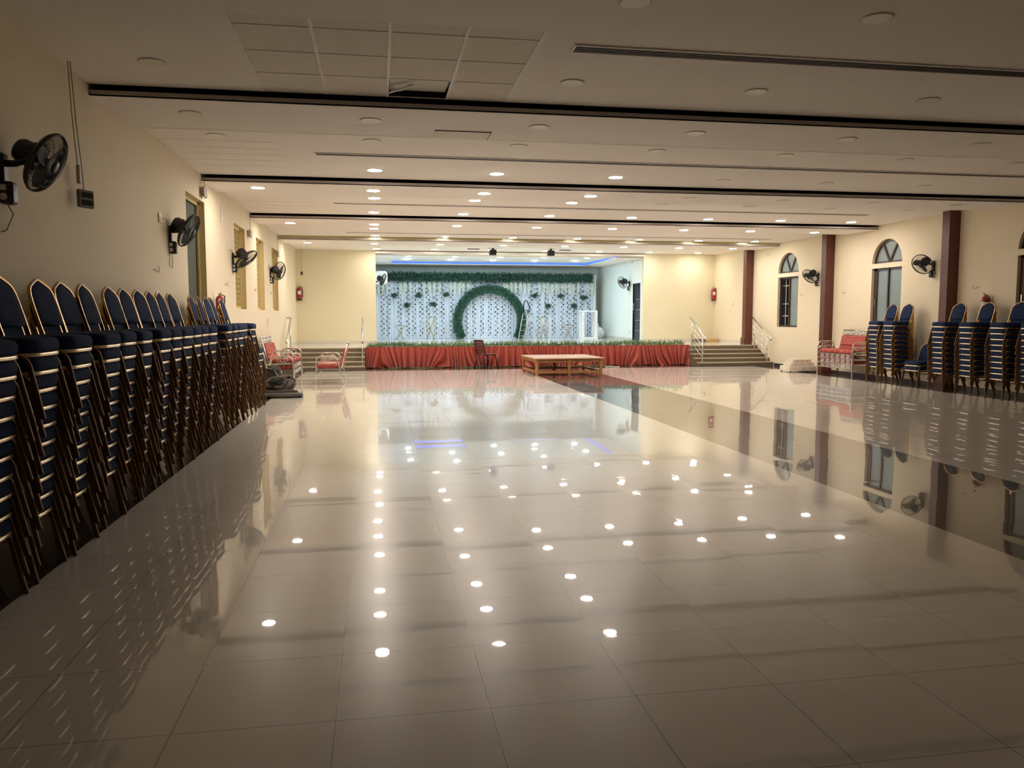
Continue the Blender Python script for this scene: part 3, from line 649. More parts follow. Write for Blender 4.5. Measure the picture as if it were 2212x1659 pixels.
# ------------------------------------------------------------------ wall fans
def aim(n, up=(0, 0, 1)):
    n = Vector(n).normalized(); x = Vector(up).cross(n).normalized(); y = n.cross(x)
    return Matrix(((x.x, y.x, n.x), (x.y, y.y, n.y), (x.z, y.z, n.z))).to_4x4()
def fan(mount, head, normal, side, label, spirals=46):
    mount = Vector(mount); head = Vector(head)
    t = thing('wall_fan', label, 'fan', mount, 0, 'wall fans')
    h = head - mount; T = Matrix.Translation(h) @ aim(normal)
    s_ = 1 if side > 0 else -1
    b = MB(); b.bbox(min(0, s_ * .035), max(0, s_ * .035), -.045, .045, -.12, .10, .012); b.obj('wall_bracket', ['black'], t)
    b = MB(); b.bbox(min(s_ * .0, s_ * .09), max(s_ * .0, s_ * .09), -.055, .055, -.26, -.10, .018); o = b.obj('control_box', ['black'], t)
    b2 = MB(); b2.lathe([(.006, 0), (.026, 0), (.026, .006), (.006, .006)], 16, T=Matrix.Translation((s_ * .03, -.056, -.21)) @ Matrix.Rotation(PI / 2, 4, 'X')); b2.box(s_ * .03 - .02, s_ * .03 + .02, -.058, -.055, -.165, -.125)
    b2.obj('dial', ['label_w'], o)
    k = h * .62 + Vector((0, 0, -.03))
    b = MB(); b.tube([(s_ * .02, 0, .03), (s_ * .10, 0, .03), tuple(Vector((s_ * .15, 0, .05))), tuple(h * .8 + Vector((0, 0, .03)))], [.026, .024, .024, .03], 8); b.obj('arm', ['black'], t)
    b = MB(); b.lathe([(.03, -.215), (.075, -.21), (.09, -.18), (.092, -.08), (.078, -.055), (.03, -.05)], 20, T=T); b.tube([(.0, .075, -.12), (0, .10, -.12)], .008, 6, T=T); b.obj('motor', ['black'], t)
    # guard: spiral look wire rings and radial wires, front and rear
    b = MB(); R = .225
    def zf(r): return .055 * math.sqrt(max(0, 1 - (r / R) ** 2)) + .012
    for sg in (1, -1):
        n = spirals
        for i in range(n):
            a = 2 * PI * i / n
            pts = [((r) * math.cos(a + .5 * (r / R)), r * math.sin(a + .5 * (r / R)), sg * zf(r)) for r in (.05, .10, .15, .19, .215, R)]
            b.tube([Vector(p) for p in pts], .0016, 4, T=T)
        for r in (.05, .12, .17): b.tube([(r * math.cos(2 * PI * i / 24), r * math.sin(2 * PI * i / 24), sg * zf(r)) for i in range(24)], .0022, 4, True, T=T)
    b.tube([(R * math.cos(2 * PI * i / 36), R * math.sin(2 * PI * i / 36), 0) for i in range(36)], .009, 6, True, rz=.016, up=None, T=T)
    b.obj('guard', ['blackm'], t)
    b = MB(); b.lathe([(.01, .02), (.035, .018), (.035, -.03), (.01, -.03)], 16, T=T)
    b.obj('hub', ['black'], t)
    for q in range(3):
        a0 = q * 2 * PI / 3 + .5; ring = []
        for u in range(7):
            rr = .035 + .165 * u / 6; wd = (.03 + .10 * math.sin(PI * (.15 + .75 * u / 6))) / 2 / rr
            a = a0 + .3 * u / 6; ring.append([(rr * math.cos(a + wd), rr * math.sin(a + wd), .018), (rr * math.cos(a - wd), rr * math.sin(a - wd), -.018), (rr * math.cos(a - wd), rr * math.sin(a - wd), -.021), (rr * math.cos(a + wd), rr * math.sin(a + wd), .015)])
        b = MB(); b.loft(ring, 0, True, False, T); b.obj('blade', ['black'], t)
    b = MB(); b.lathe([(.004, zf(0)), (.048, zf(.02)), (.048, zf(.02) + .004), (.004, zf(0) + .01)], 18, T=T); b.obj('badge', ['black'], t)
    return t
fan((XL, 6.27, 2.60), (-2.36, 6.35, 2.655), (.88, -.02, -.47), 1, 'black wall fan on left wall nearest the camera', 84)
fan((XL, 10.9, 2.60), (-2.40, 10.95, 2.646), (.87, -.10, -.48), 1, 'black wall fan on left wall beside the tall grey board niche')
fan((XL, 15.4, 2.60), (-2.38, 15.4, 2.585), (.62, -.18, -.76), 1, 'black wall fan on left wall before the first lattice niche')
fan((XL, 20.6, 2.60), (-2.41, 20.6, 2.65), (.80, -.50, -.24), 1, 'black wall fan on left wall before the farthest niche')
fan((XR, 20.18, 2.60), (11.70, 20.2, 2.603), (-.72, -.22, -.62), -1, 'black wall fan on right wall between the arched window and maroon column')
fan((XR, 15.6, 2.62), (11.63, 15.55, 2.64), (-.80, -.36, -.48), -1, 'black wall fan on right wall nearest the camera')
fan((SX1, 28.6, 2.72), (8.99, 28.55, 2.754), (-.84, -.36, -.36), -1, 'black wall fan on stage wall beside the black door')
fan((SX0, 28.6, 2.70), (.20, 28.6, 2.80), (.86, -.22, -.40), 1, 'black wall fan at left edge of the stage')
# cords
def cord(pts, r, label, m='wire', cat='cable', name='power_cord', group='cords on the walls'):
    b = MB(); b.tube(pts, r, 5); tag(b.obj(name, [m]), label, cat, group)
X = XL + .012
cord([(X, 6.3, 2.36), (X + .03, 6.33, 2.28), (X, 6.28, 2.16), (X, 6.2, 2.14)], .004, 'black cord hanging under the nearest left wall fan', 'black')
cord([(X + .03, 10.45, 2.745), (X + .03, 10.62, 2.74), (X + .01, 10.72, 2.6), (X + .01, 10.80, 2.3), (X + .01, 10.76, 2.19), (X + .02, 10.86, 2.16), (X + .01, 10.92, 2.26), (X + .02, 10.88, 2.34)], .004, 'black fan cord looping from wall socket beside second left fan', 'black')
cord([(X + .02, 14.95, 2.73), (X + .02, 15.2, 2.72), (X + .01, 15.32, 2.62), (X + .01, 15.34, 2.3)], .004, 'short cord from socket to third left wall fan', 'black')
cord([(X + .02, 20.24, 2.72), (X + .02, 20.4, 2.71), (X + .01, 20.5, 2.6)], .004, 'short cord from socket to farthest left wall fan', 'black')
cord([(XR - .02, 15.4, 2.70), (XR - .02, 15.3, 2.74), (XR - .02, 15.1, 2.82)], .004, 'thin cord from right wall fan to the maroon column', 'black')
cord([(SX1 - .02, 28.58, 2.46), (SX1 - .03, 28.62, 2.1), (SX1 - .03, 28.56, 2.0), (SX1 - .03, 28.7, 1.6), (SX1 - .03, 28.6, 1.7), (SX1 - .03, 28.45, 1.72)], .006, 'white cord dangling below the stage fan beside the door', 'label_w')
cord([(XL + .07, 7.45, HC), (XL + .07, 7.48, 3.3), (XL + .07, 7.56, 2.86)], .004, 'twin brown cord hanging from ceiling beside the nearest left fan')
cord([(XL + .085, 7.46, HC), (XL + .09, 7.52, 3.2), (XL + .085, 7.62, 2.84), (XL + .08, 7.66, 2.66)], .004, 'brown cord reaching down from ceiling to hanging switch box')
b = MB(); b.bbox(XL + .055, XL + .085, 7.56, 7.62, 2.70, 2.86, .006); tag(b.obj('cable_joint', ['greybox']), 'small grey strip joint on the brown cord above switch box', 'cable joint')
t = thing('switch_box', 'dark switch box hanging on cord beside the nearest left fan', 'switch box', (XL + .09, 7.66, 2.52))
Ts = Matrix.Rotation(math.radians(-25), 4, 'Z')
b = MB(); b.bbox(-.02, .02, -.085, .085, -.02, .135, .008, 0, Ts); b.obj('case', ['dbox'], t)
for z in (.002, .068):
    b = MB(); b.box(-.024, -.018, -.06, .06, z, z + .045, 0, Ts); b.box(.018, .024, -.06, .06, z, z + .045, 0, Ts); b.obj('dark_panel', ['void'], t)
for y, z, lab in ((12.9, 3.42, 'above the tall grey board niche'), (17.3, 3.235, 'beside the first lattice niche'), (21.9, 3.16, 'beside the farthest niche')):
    t = thing('hanging_socket_box', 'small grey box hanging on a cord %s' % lab, 'socket box', (XL + .05, y, z), 0, 'small boxes hanging on the left wall')
    b = MB(); b.bbox(-.02, .02, -.11, .11, -.075, .075, .008); b.obj('case', ['greybox'], t)
    b = MB(); b.tube([(0, 0, .07), (0, .0, HC - z)], .004, 5); b.obj('cord', ['wire'], t)
def plate(x, y, z, dx, dy, dz, label, m='switch', name='switch_plate'):
    b = MB(); b.bbox(x - dx, x + dx, y - dy, y + dy, z - dz, z + dz, .004)
    if dx < dy: 
        for k in (-1, 1): b.box(x - dx - .003, x + dx + .003, y + k * dy * .45 - dy * .3, y + k * dy * .45 + dy * .3, z - dz * .5, z + dz * .5)
    else: b.box(x - dx * .5, x + dx * .5, y - dy - .003, y + dy, z - dz * .6, z + dz * .6)
    tag(b.obj(name, [m]), label, 'switch', 'switch and socket plates')
plate(XL + .008, 10.45, 2.745, .008, .06, .06, 'ivory socket plate with plug beside second left wall fan')
plate(XL + .008, 14.44, 3.28, .008, .05, .13, 'tall narrow ivory plate high between left niches')
plate(XL + .008, 14.93, 2.74, .008, .05, .05, 'ivory socket plate beside the third left wall fan')
plate(XL + .008, 19.93, 1.39, .008, .06, .10, 'pale switch plate low on left wall above the settees')
plate(XL + .008, 20.24, 2.72, .008, .05, .05, 'ivory socket plate beside the farthest left wall fan')
plate(XR - .008, 25.55, 1.92, .008, .13, .06, 'white switch plate on right wall past the far maroon column')
plate(XR - .008, 20.02, 1.33, .008, .12, .11, 'white switch board beside maroon column above the white boxes')
plate(XR - .008, 15.45, 1.36, .008, .12, .10, 'white switch plate low on right wall beside nearest column')
plate(SX1 - .008, 31.4, .93, .008, .12, .06, 'white socket on stage side wall near back corner')
plate(SX1 - .008, 28.55, .93, .008, .10, .05, 'white socket on stage side wall near the door')
plate(-2.44, YF - .01, 2.92, .03, .01, .05, 'small black and white switch on far wall above left steps', 'black')
cord([(-2.44, YF - .01, 2.97), (-2.445, YF - .01, HC)], .003, 'thin cord up the far wall from small switch')
def hook(x, y, z, side, label):
    b = MB(); b.tube([(x + side * .0, y - .06, z), (x + side * .01, y - .02, z + .01), (x + side * .02, y + .02, z - .02), (x + side * .03, y + .06, z - .02), (x + side * .03, y + .08, z + .02), (x + side * .03, y + .05, z + .05)], .004, 5)
    tag(b.obj('wall_hook', ['wire']), label, 'hook', 'bent wire hooks on the walls')
for y, lab in ((10.15, 'second left wall fan'), (14.6, 'third left wall fan'), (17.9, 'second lattice niche'), (20.5, 'farthest left fan')): hook(XL + .002, y, 2.09, 1, 'bent wire hook on left wall below the %s' % lab)
for y, z, lab in ((21.0, 2.13, 'right of the open arched window'), (18.9, 2.12, 'between column and middle arched window'), (14.3, 2.1, 'between column and nearest arched window'), (23.0, 3.4, 'high above the open arched window')): hook(XR - .002, y, z, -1, 'bent wire hook on right wall %s' % lab)

# ------------------------------------------------------------------ fire extinguishers
def extinguisher(x, y, z, ax, ay, s, label):
    t = thing('fire_extinguisher', label, 'fire extinguisher', (x, y, z), 0, 'fire extinguishers'); t.scale = (s, s, s)
    b = MB(); b.lathe([(.03, -.22), (.072, -.215), (.078, -.20), (.078, -.17)], 20); b.obj('base', ['black'], t)
    b = MB(); b.lathe([(.078, -.17), (.08, -.16), (.08, .13), (.07, .17), (.04, .20), (.025, .21)], 20); b.obj('cylinder', ['red'], t)
    b = MB(); b.lathe([(.022, .205), (.022, .24), (.012, .25)], 12); b.obj('valve', ['brass'], t)
    b = MB(); b.tube([(0, 0, .245), (ax * .09, ay * .09, .275)], .010, 6); b.tube([(0, 0, .235), (ax * .09, ay * .09, .235)], .008, 6); b.obj('handle', ['brass'], t)
    b = MB(); b.tube([(-ay * .02, ax * .02, .23), (-ay * .09 + ax * .03, ax * .09 + ay * .03, .20), (-ay * .10, ax * .10, .05), (-ay * .095, ax * .095, -.12)], .012, 8); b.obj('hose', ['black'], t)
    b = MB(); T = Matrix.Rotation(math.atan2(ay, ax), 4, 'Z')
    b.loft([[(.0815 * math.cos(a), .0815 * math.sin(a), z0) for a in [-.7 + .2 * i for i in range(8)]] for z0 in (-.02, .09)], 0, False, True, T, closed=False); b.obj('sticker', ['label_w'], t)
    b = MB(); b.tube([(0, 0, .20), (-ax * .08, -ay * .08, .24), (-ax * .1, -ay * .1, .26)], .004, 5); b.obj('wall_hook', ['steel'], t)
extinguisher(XL + .09, 13.6, 1.70, .55, -.83, .82, 'red fire extinguisher on left wall above the stacked chairs')
extinguisher(-2.52, YF - .10, 2.25, 0, -1, 1.0, 'red fire extinguisher at left corner of far wall')
extinguisher(11.86, YF - .12, 2.28, 0, -1, 1.0, 'red fire extinguisher at right corner of far wall')
extinguisher(XR - .10, 13.95, 1.72, -.9, -.4, .95, 'red fire extinguisher behind the chair stacks at right wall')

# ------------------------------------------------------------------ handrails
def handrail(x, label, ret=0):
    t = thing('handrail', label, 'handrail', (x, 0, 0), 0, 'steel stair handrails')
    y0, y1 = 22.66, 23.50; p0, p1 = .12, .48
    for y, zb, zt in ((y0, p0, .93), (y1, p1, 1.37)):
        b = MB(); b.tube([(0, y, zb), (0, y, zt)], .018, 8); b.obj('post', ['steel'], t)
    s = (1.37 - .93) / (y1 - y0)
    b = MB(); pts = [(0, y0 - .22, .78), (0, y0 - .26, .84), (0, y0 - .20, .87), (0, y0 - .08, .93 - .08 * s + .02), (0, y1 + .16, 1.37 + .16 * s + .02)]
    if ret: pts.append((ret * .28, y1 + .16, 1.37 + .16 * s + .02))
    b.tube(pts, .026, 10); b.obj('top_rail', ['steel'], t)
    for k in range(4):
        dz = .16 + .17 * k
        b = MB(); b.tube([(0.0, y0 - .05, .93 - dz - .05 * s), (0.0, y1 + .14, 1.37 - dz + .14 * s)], .008, 6); b.obj('rail', ['steel'], t)
handrail(-.44, 'steel handrail of left steps, beside the red skirt'); handrail(-2.48, 'steel handrail of left steps, against the left wall', -0.4)
handrail(9.68, 'steel handrail of right steps, beside the red skirt'); handrail(11.78, 'steel handrail of right steps, against the right wall')

# ------------------------------------------------------------------ stage skirt cloth and front greenery
nx, nz = 1100, 22; x0, x1 = -.37, 9.59
vs = []; ph = [random.uniform(0, 6.28) for _ in range(8)]
for j in range(nz + 1):
    v = j / nz; z = .625 - .615 * v
    for i in range(nx + 1):
        x = x0 + (x1 - x0) * i / nx
        sw = .16 * v ** 1.3 * math.sin(x * 3.1 + ph[0]) + .09 * v * math.sin(x * 7.3 + ph[1]) + .05 * v * v * math.sin(x * 1.3 + ph[5])
        xx = x + sw
        g = .6 + .4 * math.sin(x * 2.2 + ph[2])
        f = math.sin(xx * 58 + 2.2 * math.sin(xx * 5 + ph[3])); f2 = math.sin(xx * 31 + ph[4] + 1.5 * math.sin(xx * 2.1)); f3 = math.sin(xx * 101 + ph[6])
        y = 23.47 - (.022 + .048 * v) * (f * .75 * (1.5 - g) + f2 * g + f3 * .25) * (.6 + .6 * v) - .05 * v
        dzz = .012 * v * math.sin(x * 6 + ph[7]) + .006 * v * math.sin(x * 17)
        vs.append((x, y, max(.004, z + dzz)))
fs = [(j * (nx + 1) + i, (j + 1) * (nx + 1) + i, (j + 1) * (nx + 1) + i + 1, j * (nx + 1) + i + 1) for j in range(nz) for i in range(nx)]
b = MB(); b.add(vs, fs, 0, True)
t = tag(b.obj('stage_skirt', ['satin']), 'rust red satin cloth gathered along the front of the stage', 'cloth')
b = MB()
for _ in range(90):
    x = random.uniform(x0, x1); z = random.uniform(.05, .55); b.ball((x, 23.37 - .04 * (1 - z), z), .007, .004, .007, 5, 3)
o = b.obj('sequin', ['chrome'], t); o['kind'] = 'stuff'
def leafq(b, p, d, L, w, mi=0):
    d = Vector(d).normalized(); s = d.cross(Vector((random.uniform(-1, 1), random.uniform(-1, 1), random.uniform(-.3, .3))));
    if s.length < .05: s = d.orthogonal()
    s.normalize(); p = Vector(p); n = d.cross(s) * L * .12
    b.add([p, p + d * L * .45 + s * w + n, p + d * L, p + d * L * .45 - s * w + n], [(0, 1, 2, 3)], mi)
b = MB()
for _ in range(5200):
    x = random.uniform(-.30, 9.42); dens = .55 + .45 * math.sin(x * 2.7) * math.sin(x * .9 + 1)
    tall = random.random() < .35 * (dens + .3)
    leafq(b, (x, 23.53 + random.uniform(-.05, .06), .61 + random.uniform(0, .06)), (random.uniform(-1, 1), random.uniform(-.7, .3), random.uniform(-.5, .9) if not tall else random.uniform(1.0, 2.2)), random.uniform(.05, .10) if not tall else random.uniform(.10, .20), random.uniform(.006, .011), random.choice((0, 0, 1)))
for _ in range(1700):
    x = random.uniform(-.28, 9.40); b.ball((x, 23.55 + random.uniform(-.05, .08), .63 + random.uniform(0, .12)), .008, .008, .008, 4, 2, 2)
tag(b.obj('foliage_border', ['grass', 'leaf2', 'petal']), 'long border of fresh green sprigs along the stage edge', 'greenery', kind='stuff')
b = MB()
for _ in range(500):
    x = random.choice((random.gauss(1.0, .5), random.gauss(3.0, .4), random.gauss(6.3, .3), random.uniform(0, 8)))
    leafq(b, (x, random.uniform(23.0, 23.3), .006 + random.uniform(0, .02)), (random.uniform(-1, 1), random.uniform(-1, 1), random.uniform(-.02, .25)), random.uniform(.04, .10), .010, random.choice((0, 1)))
tag(b.obj('leaf_litter', ['grass', 'leaf']), 'scattered green leaves on the floor before the stage skirt', 'leaves', kind='stuff')
b = MB(); b.bbox(-.07, .10, -.05, .05, .003, .06, .015, 0, Matrix.Translation((6.55, 22.85, 0))); tag(b.obj('wrapped_bundle', ['leaf']), 'dark green bundle on floor beside the wooden bench', 'bundle')
b = MB(); b.tube([(6.7, 22.8, .01), (6.85, 22.86, .02), (7.0, 22.74, .01), (7.12, 22.80, .01)], .012, 6); tag(b.obj('cloth_strip', ['white']), 'white cloth strip lying on floor beside green bundle', 'cloth')

# ------------------------------------------------------------------ backdrop
YD = 32.05; bx0, bx1 = -.08, 8.95
nx = 1300; nzz = 2; vs = []
for j in range(nzz + 1):
    z = .605 + (3.22 - .605) * j / nzz
    for i in range(nx + 1):
        x = bx0 + (bx1 - bx0) * i / nx
        f = .018 * math.sin(x * 48 + 2.5 * math.sin(x * 2.3)) + .010 * math.sin(x * 101 + 1) + .012 * math.sin(x * 21 + 3 * math.sin(x * 1.1))
        vs.append((x, YD + f, z))
fs = [(j * (nx + 1) + i, j * (nx + 1) + i + 1, (j + 1) * (nx + 1) + i + 1, (j + 1) * (nx + 1) + i) for j in range(nzz) for i in range(nx)]
t = thing('stage_backdrop', 'tall pleated white cloth backdrop across the back of the stage', 'backdrop', (0, 0, 0))
b = MB(); b.add(vs, fs, 0, True); b.obj('curtain', ['cloth'], t)
b = MB(); b.box(bx0, bx1 - .05, YD + .06, YD + .10, 3.10, 3.16); b.bbox(bx1 - .07, bx1, YD - .04, YD + .12, .602, 3.23, .03); b.obj('frame', ['white'], t)
def foliage(b, n, place, L=(.06, .11), w=(.012, .020), nm=2):
    for _ in range(n):
        p, d = place(); leafq(b, p, d, random.uniform(*L), random.uniform(*w), random.randrange(nm))
t = thing('leaf_garland', 'thick dark green leaf garland along top of the stage backdrop', 'garland', (0, 0, 0))
b = MB()
for z in (2.99, 3.13): b.tube([(.30, YD - .08, z), (8.78, YD - .08, z)], .045, 8)
b.obj('core', ['leaf'], t)
b = MB()
def pl():
    x = random.uniform(.30, 8.76); z = random.choice((2.985, 3.14)) + random.gauss(0, .032); a = random.uniform(0, 2 * PI)
    return (x, YD - .14 + random.uniform(-.03, .03), z), (random.uniform(-.8, .8), -.5, math.sin(a) * 1.3)
foliage(b, 9000, pl, (.08, .17), (.010, .018)); b.obj('leaf', ['leaf', 'leaf2'], t)
t = thing('circular_arch', 'round green leaf arch standing at the centre of the stage', 'arch', (4.46, YD - .25, 0))
CZ, CR = 1.29, 1.31
a_s = -math.asin((CZ - ZP - .01) / CR); a_e = PI - a_s
for rr, nm in ((CR - .075, 'frame'), (CR, 'frame'), (CR + .075, 'frame')):
    b = MB(); b.tube([(rr * math.cos(a_s + (a_e - a_s) * k / 80), 0, max(ZP + .01, CZ + rr * math.sin(a_s + (a_e - a_s) * k / 80))) for k in range(81)], .045, 8); b.obj(nm, ['leaf'], t)
b = MB()
def pa():
    th = random.uniform(a_s + .02, a_e - .02); sd = random.choice((-1, 1)); r = CR + sd * random.uniform(.02, .12)
    o = random.gauss(.8 * sd, .7)
    return (r * math.cos(th), random.uniform(-.07, .02), max(ZP + .03, CZ + r * math.sin(th))), (o * math.cos(th) + random.uniform(-.5, .5), -.5, o * math.sin(th) + random.uniform(-.5, .5))
foliage(b, 9500, pa, (.06, .14), (.008, .015)); b.obj('leaf', ['leaf2', 'leaf2', 'leaf'], t)
# hanging white flower strings
def flower_mesh(seed):
    random.seed(seed); b = MB()
    for _ in range(460):
        v = random.random(); r = .072 * math.sin(PI * min(1, .12 + v * .95)) ** .5 * (1 - .35 * v)
        a = random.uniform(0, 2 * PI); rr = r * math.sqrt(random.random())
        leafq(b, (rr * math.cos(a), rr * math.sin(a) * .6, -.52 * v), (random.uniform(-1, 1), random.uniform(-1, .2), random.uniform(-1, .4)), random.uniform(.024, .042), random.uniform(.010, .016), 0 if random.random() < .96 else 1)
    b.tube([(0, 0, .02), (0, 0, -.5)], .004, 4, mi=1)
    return b.mesh('flower_string', ['petal', 'leaf2'])
FM = [flower_mesh(s) for s in (1, 2, 3)]
FX = [.05, .2, .38, .9, 1.09, 1.3, 1.83, 2.06, 2.24, 2.46, 2.92, 3.07, 3.26, 3.41, 3.62, 5.07, 5.2, 5.37, 5.55, 5.74, 5.92, 6.1, 6.53, 6.73, 6.87, 7.09, 7.24, 7.5, 7.63, 7.8, 7.98, 8.17, 8.6, 8.75]
random.seed(11)
for i, x in enumerate(FX):
    me = FM[i % 3]; o = link('flower_string', me); o.location = (x, YD - .10, 2.89 + random.uniform(-.01, .01)); o.rotation_euler = (0, 0, random.uniform(-.3, .3))
    half = i < 15; k = i + 1 if half else len(FX) - i
    tag(o, 'white hanging flower string, %s from the %s end of the backdrop' % (ORD[k], 'left' if half else 'right'), 'flower garland', 'white flower strings on the backdrop')
# strings of single leaves
def leaf_string(seed, n):
    random.seed(seed); b = MB()
    for k in range(n):
        z = -k * .094 - random.uniform(0, .03); x = (.042 if k % 2 else -.042) + random.uniform(-.016, .016)
        r = random.uniform(.024, .036); T = Matrix.Translation((x, 0, z)) @ Matrix.Rotation(random.uniform(-.5, .5), 4, 'X') @ Matrix.Rotation(random.uniform(-.6, .6), 4, 'Z')
        b.loft([[(r * math.cos(a * PI / 4), -.004 * (a % 2), r * (1 + .15 * (a % 2)) * math.sin(a * PI / 4)) for a in range(8)], [(r * .5 * math.cos(a * PI / 4), -.010, r * .5 * math.sin(a * PI / 4)) for a in range(8)]], 0, True, False, T)
    b.tube([(.02 * (1 if k % 2 else -1), .004, -k * .094) for k in range(n)], .0012, 4)
    return b.mesh('leaf_string', ['leaf'])
GM = [leaf_string(s, 23) for s in (1, 2, 3)]; GS = [leaf_string(s, 19) for s in (4, 5)]
GX = [.19, .41, .86, 1.19, 1.43, 1.72, 1.98, 2.3, 2.57, 2.96, 3.55, 3.85, 4.18, 4.49, 4.77, 5.04, 5.3, 5.67, 6.18, 6.51, 6.84, 7.15, 7.51, 7.77, 8.04, 8.32, 8.64]
random.seed(12)
for i, x in enumerate(GX):
    o = link('leaf_string', GM[i % 3]); o.location = (x, YD - .055, 2.83)
    if i < 10: lab = 'string of round green leaves, %s from left end of backdrop' % ORD[i + 1]
    elif i < 17: lab = 'string of round green leaves, %s from left inside the arch' % ORD[i - 9]
    else: lab = 'string of round green leaves, %s from right end of backdrop' % ORD[len(GX) - i]
    tag(o, lab, 'leaf garland', 'leaf strings on the backdrop')
# hanging hoops with plants
HP = [(.66, 2.48), (1.16, 2.10), (1.61, 2.49), (2.18, 2.14), (2.70, 2.52), (6.31, 2.49), (6.87, 2.08), (7.41, 2.47), (7.97, 2.08), (8.36, 2.42)]
for i, (x, z) in enumerate(HP):
    side = 'left' if i < 5 else 'right'
    t = thing('hoop_planter', 'wire hoop with green sprig, %s from left of those %s of the arch' % (ORD[i % 5 + 1], side), 'hanging decoration', (x, YD - .24, z), 0, 'hoop planters on the backdrop')
    b = MB(); b.tube([(.145 * math.cos(2 * PI * k / 28), 0, .145 * math.sin(2 * PI * k / 28)) for k in range(28)], .007, 6, True); b.obj('hoop', ['wire'], t)
    b = MB(); foliage(b, 170, lambda: ((random.gauss(0, .05), random.uniform(-.06, .03), -.155 + random.gauss(0, .03)), (random.gauss(0, 1), random.gauss(-.3, .6), random.gauss(0, .9))), (.07, .14), (.010, .017)); b.obj('sprig', ['leaf', 'leaf2'], t)
    b = MB(); b.tube([(0, 0, .145), (0, .05, 2.95 - z)], .003, 4); b.obj('string', ['wire'], t)
    b = MB(); b.tube([(0, 0, .14), (0, 0, .06)], .010, 6); (b.ball((0, 0, .03), .022, .022, .036, 10, 6, 1) if i in (4, 6, 8) else b.ball((0, 0, .045), .014, .014, .02, 8, 5)); b.obj('bulb_holder', ['black', 'bulb'], t)
# metal flower stands
def stand(x, y, w, h, label):
    t = thing('metal_stand', label, 'stand', (x, y, ZP), 0, 'gold metal stands'); a = w / 2; d = .13; r = .011
    b = MB(); b.tube([(-a, -d, h), (a, -d, h), (a, d, h), (-a, d, h)], r, 6, True); b.obj('top_frame', ['gold_thin'], t)
    for yy in (-d, d):
        b = MB(); b.tube([(-a * .85, yy, 0), (a, yy, h)], r, 6); b.obj('leg', ['gold_thin'], t)
        b = MB(); b.tube([(a * .85, yy, 0), (-a, yy, h)], r, 6); b.obj('leg', ['gold_thin'], t)
    if h > .7:
        for sx in (-1, 1):
            b = MB(); b.tube([(sx * a, -d, h), (sx * a * .85, -d, 0)], r, 6); b.obj('leg', ['gold_thin'], t)
    b = MB(); b.bbox(-.06, .06, -.06, .06, h, h + .03, .008); b.obj('foam_block', ['leaf'], t)
stand(.85, 31.3, .37, .54, 'short gold crossed metal stand at the left of the stage'); stand(2.04, 31.3, .33, .86, 'tall gold crossed metal stand left of the arch')
stand(6.56, 31.2, .30, .86, 'tall gold crossed metal stand right of the ladder'); stand(7.60, 31.3, .38, .54, 'short gold crossed metal stand beside white box frame')
# step ladder
t = thing('step_ladder', 'aluminium step ladder with black handle standing right of the arch', 'ladder', (5.9, 31.0, ZP))
tp = 1.12
F0, F1, A0 = (-.43, -.16), (-.12, -.16), None
for xb, xt, yb, nm in ((-.43, -.20, -.20, 'front_rail'), (-.13, -.02, -.20, 'front_rail'), (.18, -.02, .16, 'rear_rail'), (.44, .0, .16, 'rear_rail')):
    b = MB(); b.tube([(xb, yb, 0), (xt, 0 if yb < 0 else .04, tp)], .018, 6); b.obj(nm, ['steel'], t)
for k in range(5):
    f = (k + .6) / 5.2; lx = -.43 + .23 * f; rx = -.13 + .11 * f; z = tp * f
    b = MB(); b.box(lx, rx, -.20 * (1 - f) - .02, -.20 * (1 - f) + .05, z - .012, z + .012); b.obj('step', ['steel'], t)
    lx = .18 - .20 * f; rx = .44 - .44 * f
    b = MB(); b.tube([(lx, .16 - .12 * f, z), (rx, .16 - .12 * f, z)], .010, 6); b.obj('step', ['steel'], t)
b = MB(); b.box(-.24, -.02, -.08, .04, tp, tp + .025); b.obj('top_tray', ['black'], t)
b = MB(); b.tube([(-.20, 0, tp), (-.18, 0, 1.38), (-.15, 0, 1.50), (-.09, 0, 1.53), (-.03, 0, 1.47), (.06, 0, 1.22), (0, 0, tp)], .022, 8); b.obj('handle', ['black'], t)
# white box frame pedestal
t = thing('box_frame', 'open white rectangular box frame standing at right of the stage', 'frame', (8.30, 30.8, ZP)); a = .27; d = .2; h = 1.13
for x in (-1, 1):
    for y in (-1, 1): b = MB(); b.bbox(x * a - .05, x * a + .05, y * d - .04, y * d + .04, .061, h - .061, .006); b.obj('post', ['white'], t)
b = MB(); b.bbox(-a - .05, a + .05, -d - .04, d + .04, h - .06, h, .006); b.obj('top', ['white'], t)
b = MB(); b.bbox(-a - .08, a + .08, -d - .06, d + .06, 0.001, .06, .006); b.obj('base', ['white'], t)
def lump(b, c, rx, ry, rz, seed=0, amp=.16, n=26, k=16, mi=0, power=1.0):
    rnd = random.Random(seed); W = [(rnd.uniform(1.5, 5), rnd.uniform(1.5, 5), rnd.uniform(1.5, 5), rnd.uniform(0, 6.3)) for _ in range(7)]
    rings = []
    for j in range(k + 1):
        a = -PI / 2 + PI * j / k; cr = max(math.cos(a), .02) ** power; row = []
        for q in range(n):
            t = 2 * PI * q / n; u = (cr * math.cos(t), cr * math.sin(t), math.sin(a))
            d = sum(abs(math.sin(w0 * u[0] + w1 * u[1] + w2 * u[2] + w3)) for w0, w1, w2, w3 in W) / 7 - .6
            f = 1 + amp * 2.2 * d
            row.append((c[0] + rx * u[0] * f, c[1] + ry * u[1] * f, max(.004 if c[2] < .55 else .603, c[2] + rz * u[2] * f)))
        rings.append(row)
    return b.loft(rings, mi, True, True)
b = MB(); lump(b, (8.90, 31.55, ZP + .20), .27, .22, .24, 3, .3); lump(b, (8.82, 31.52, ZP + .42), .13, .12, .22, 4, .3)
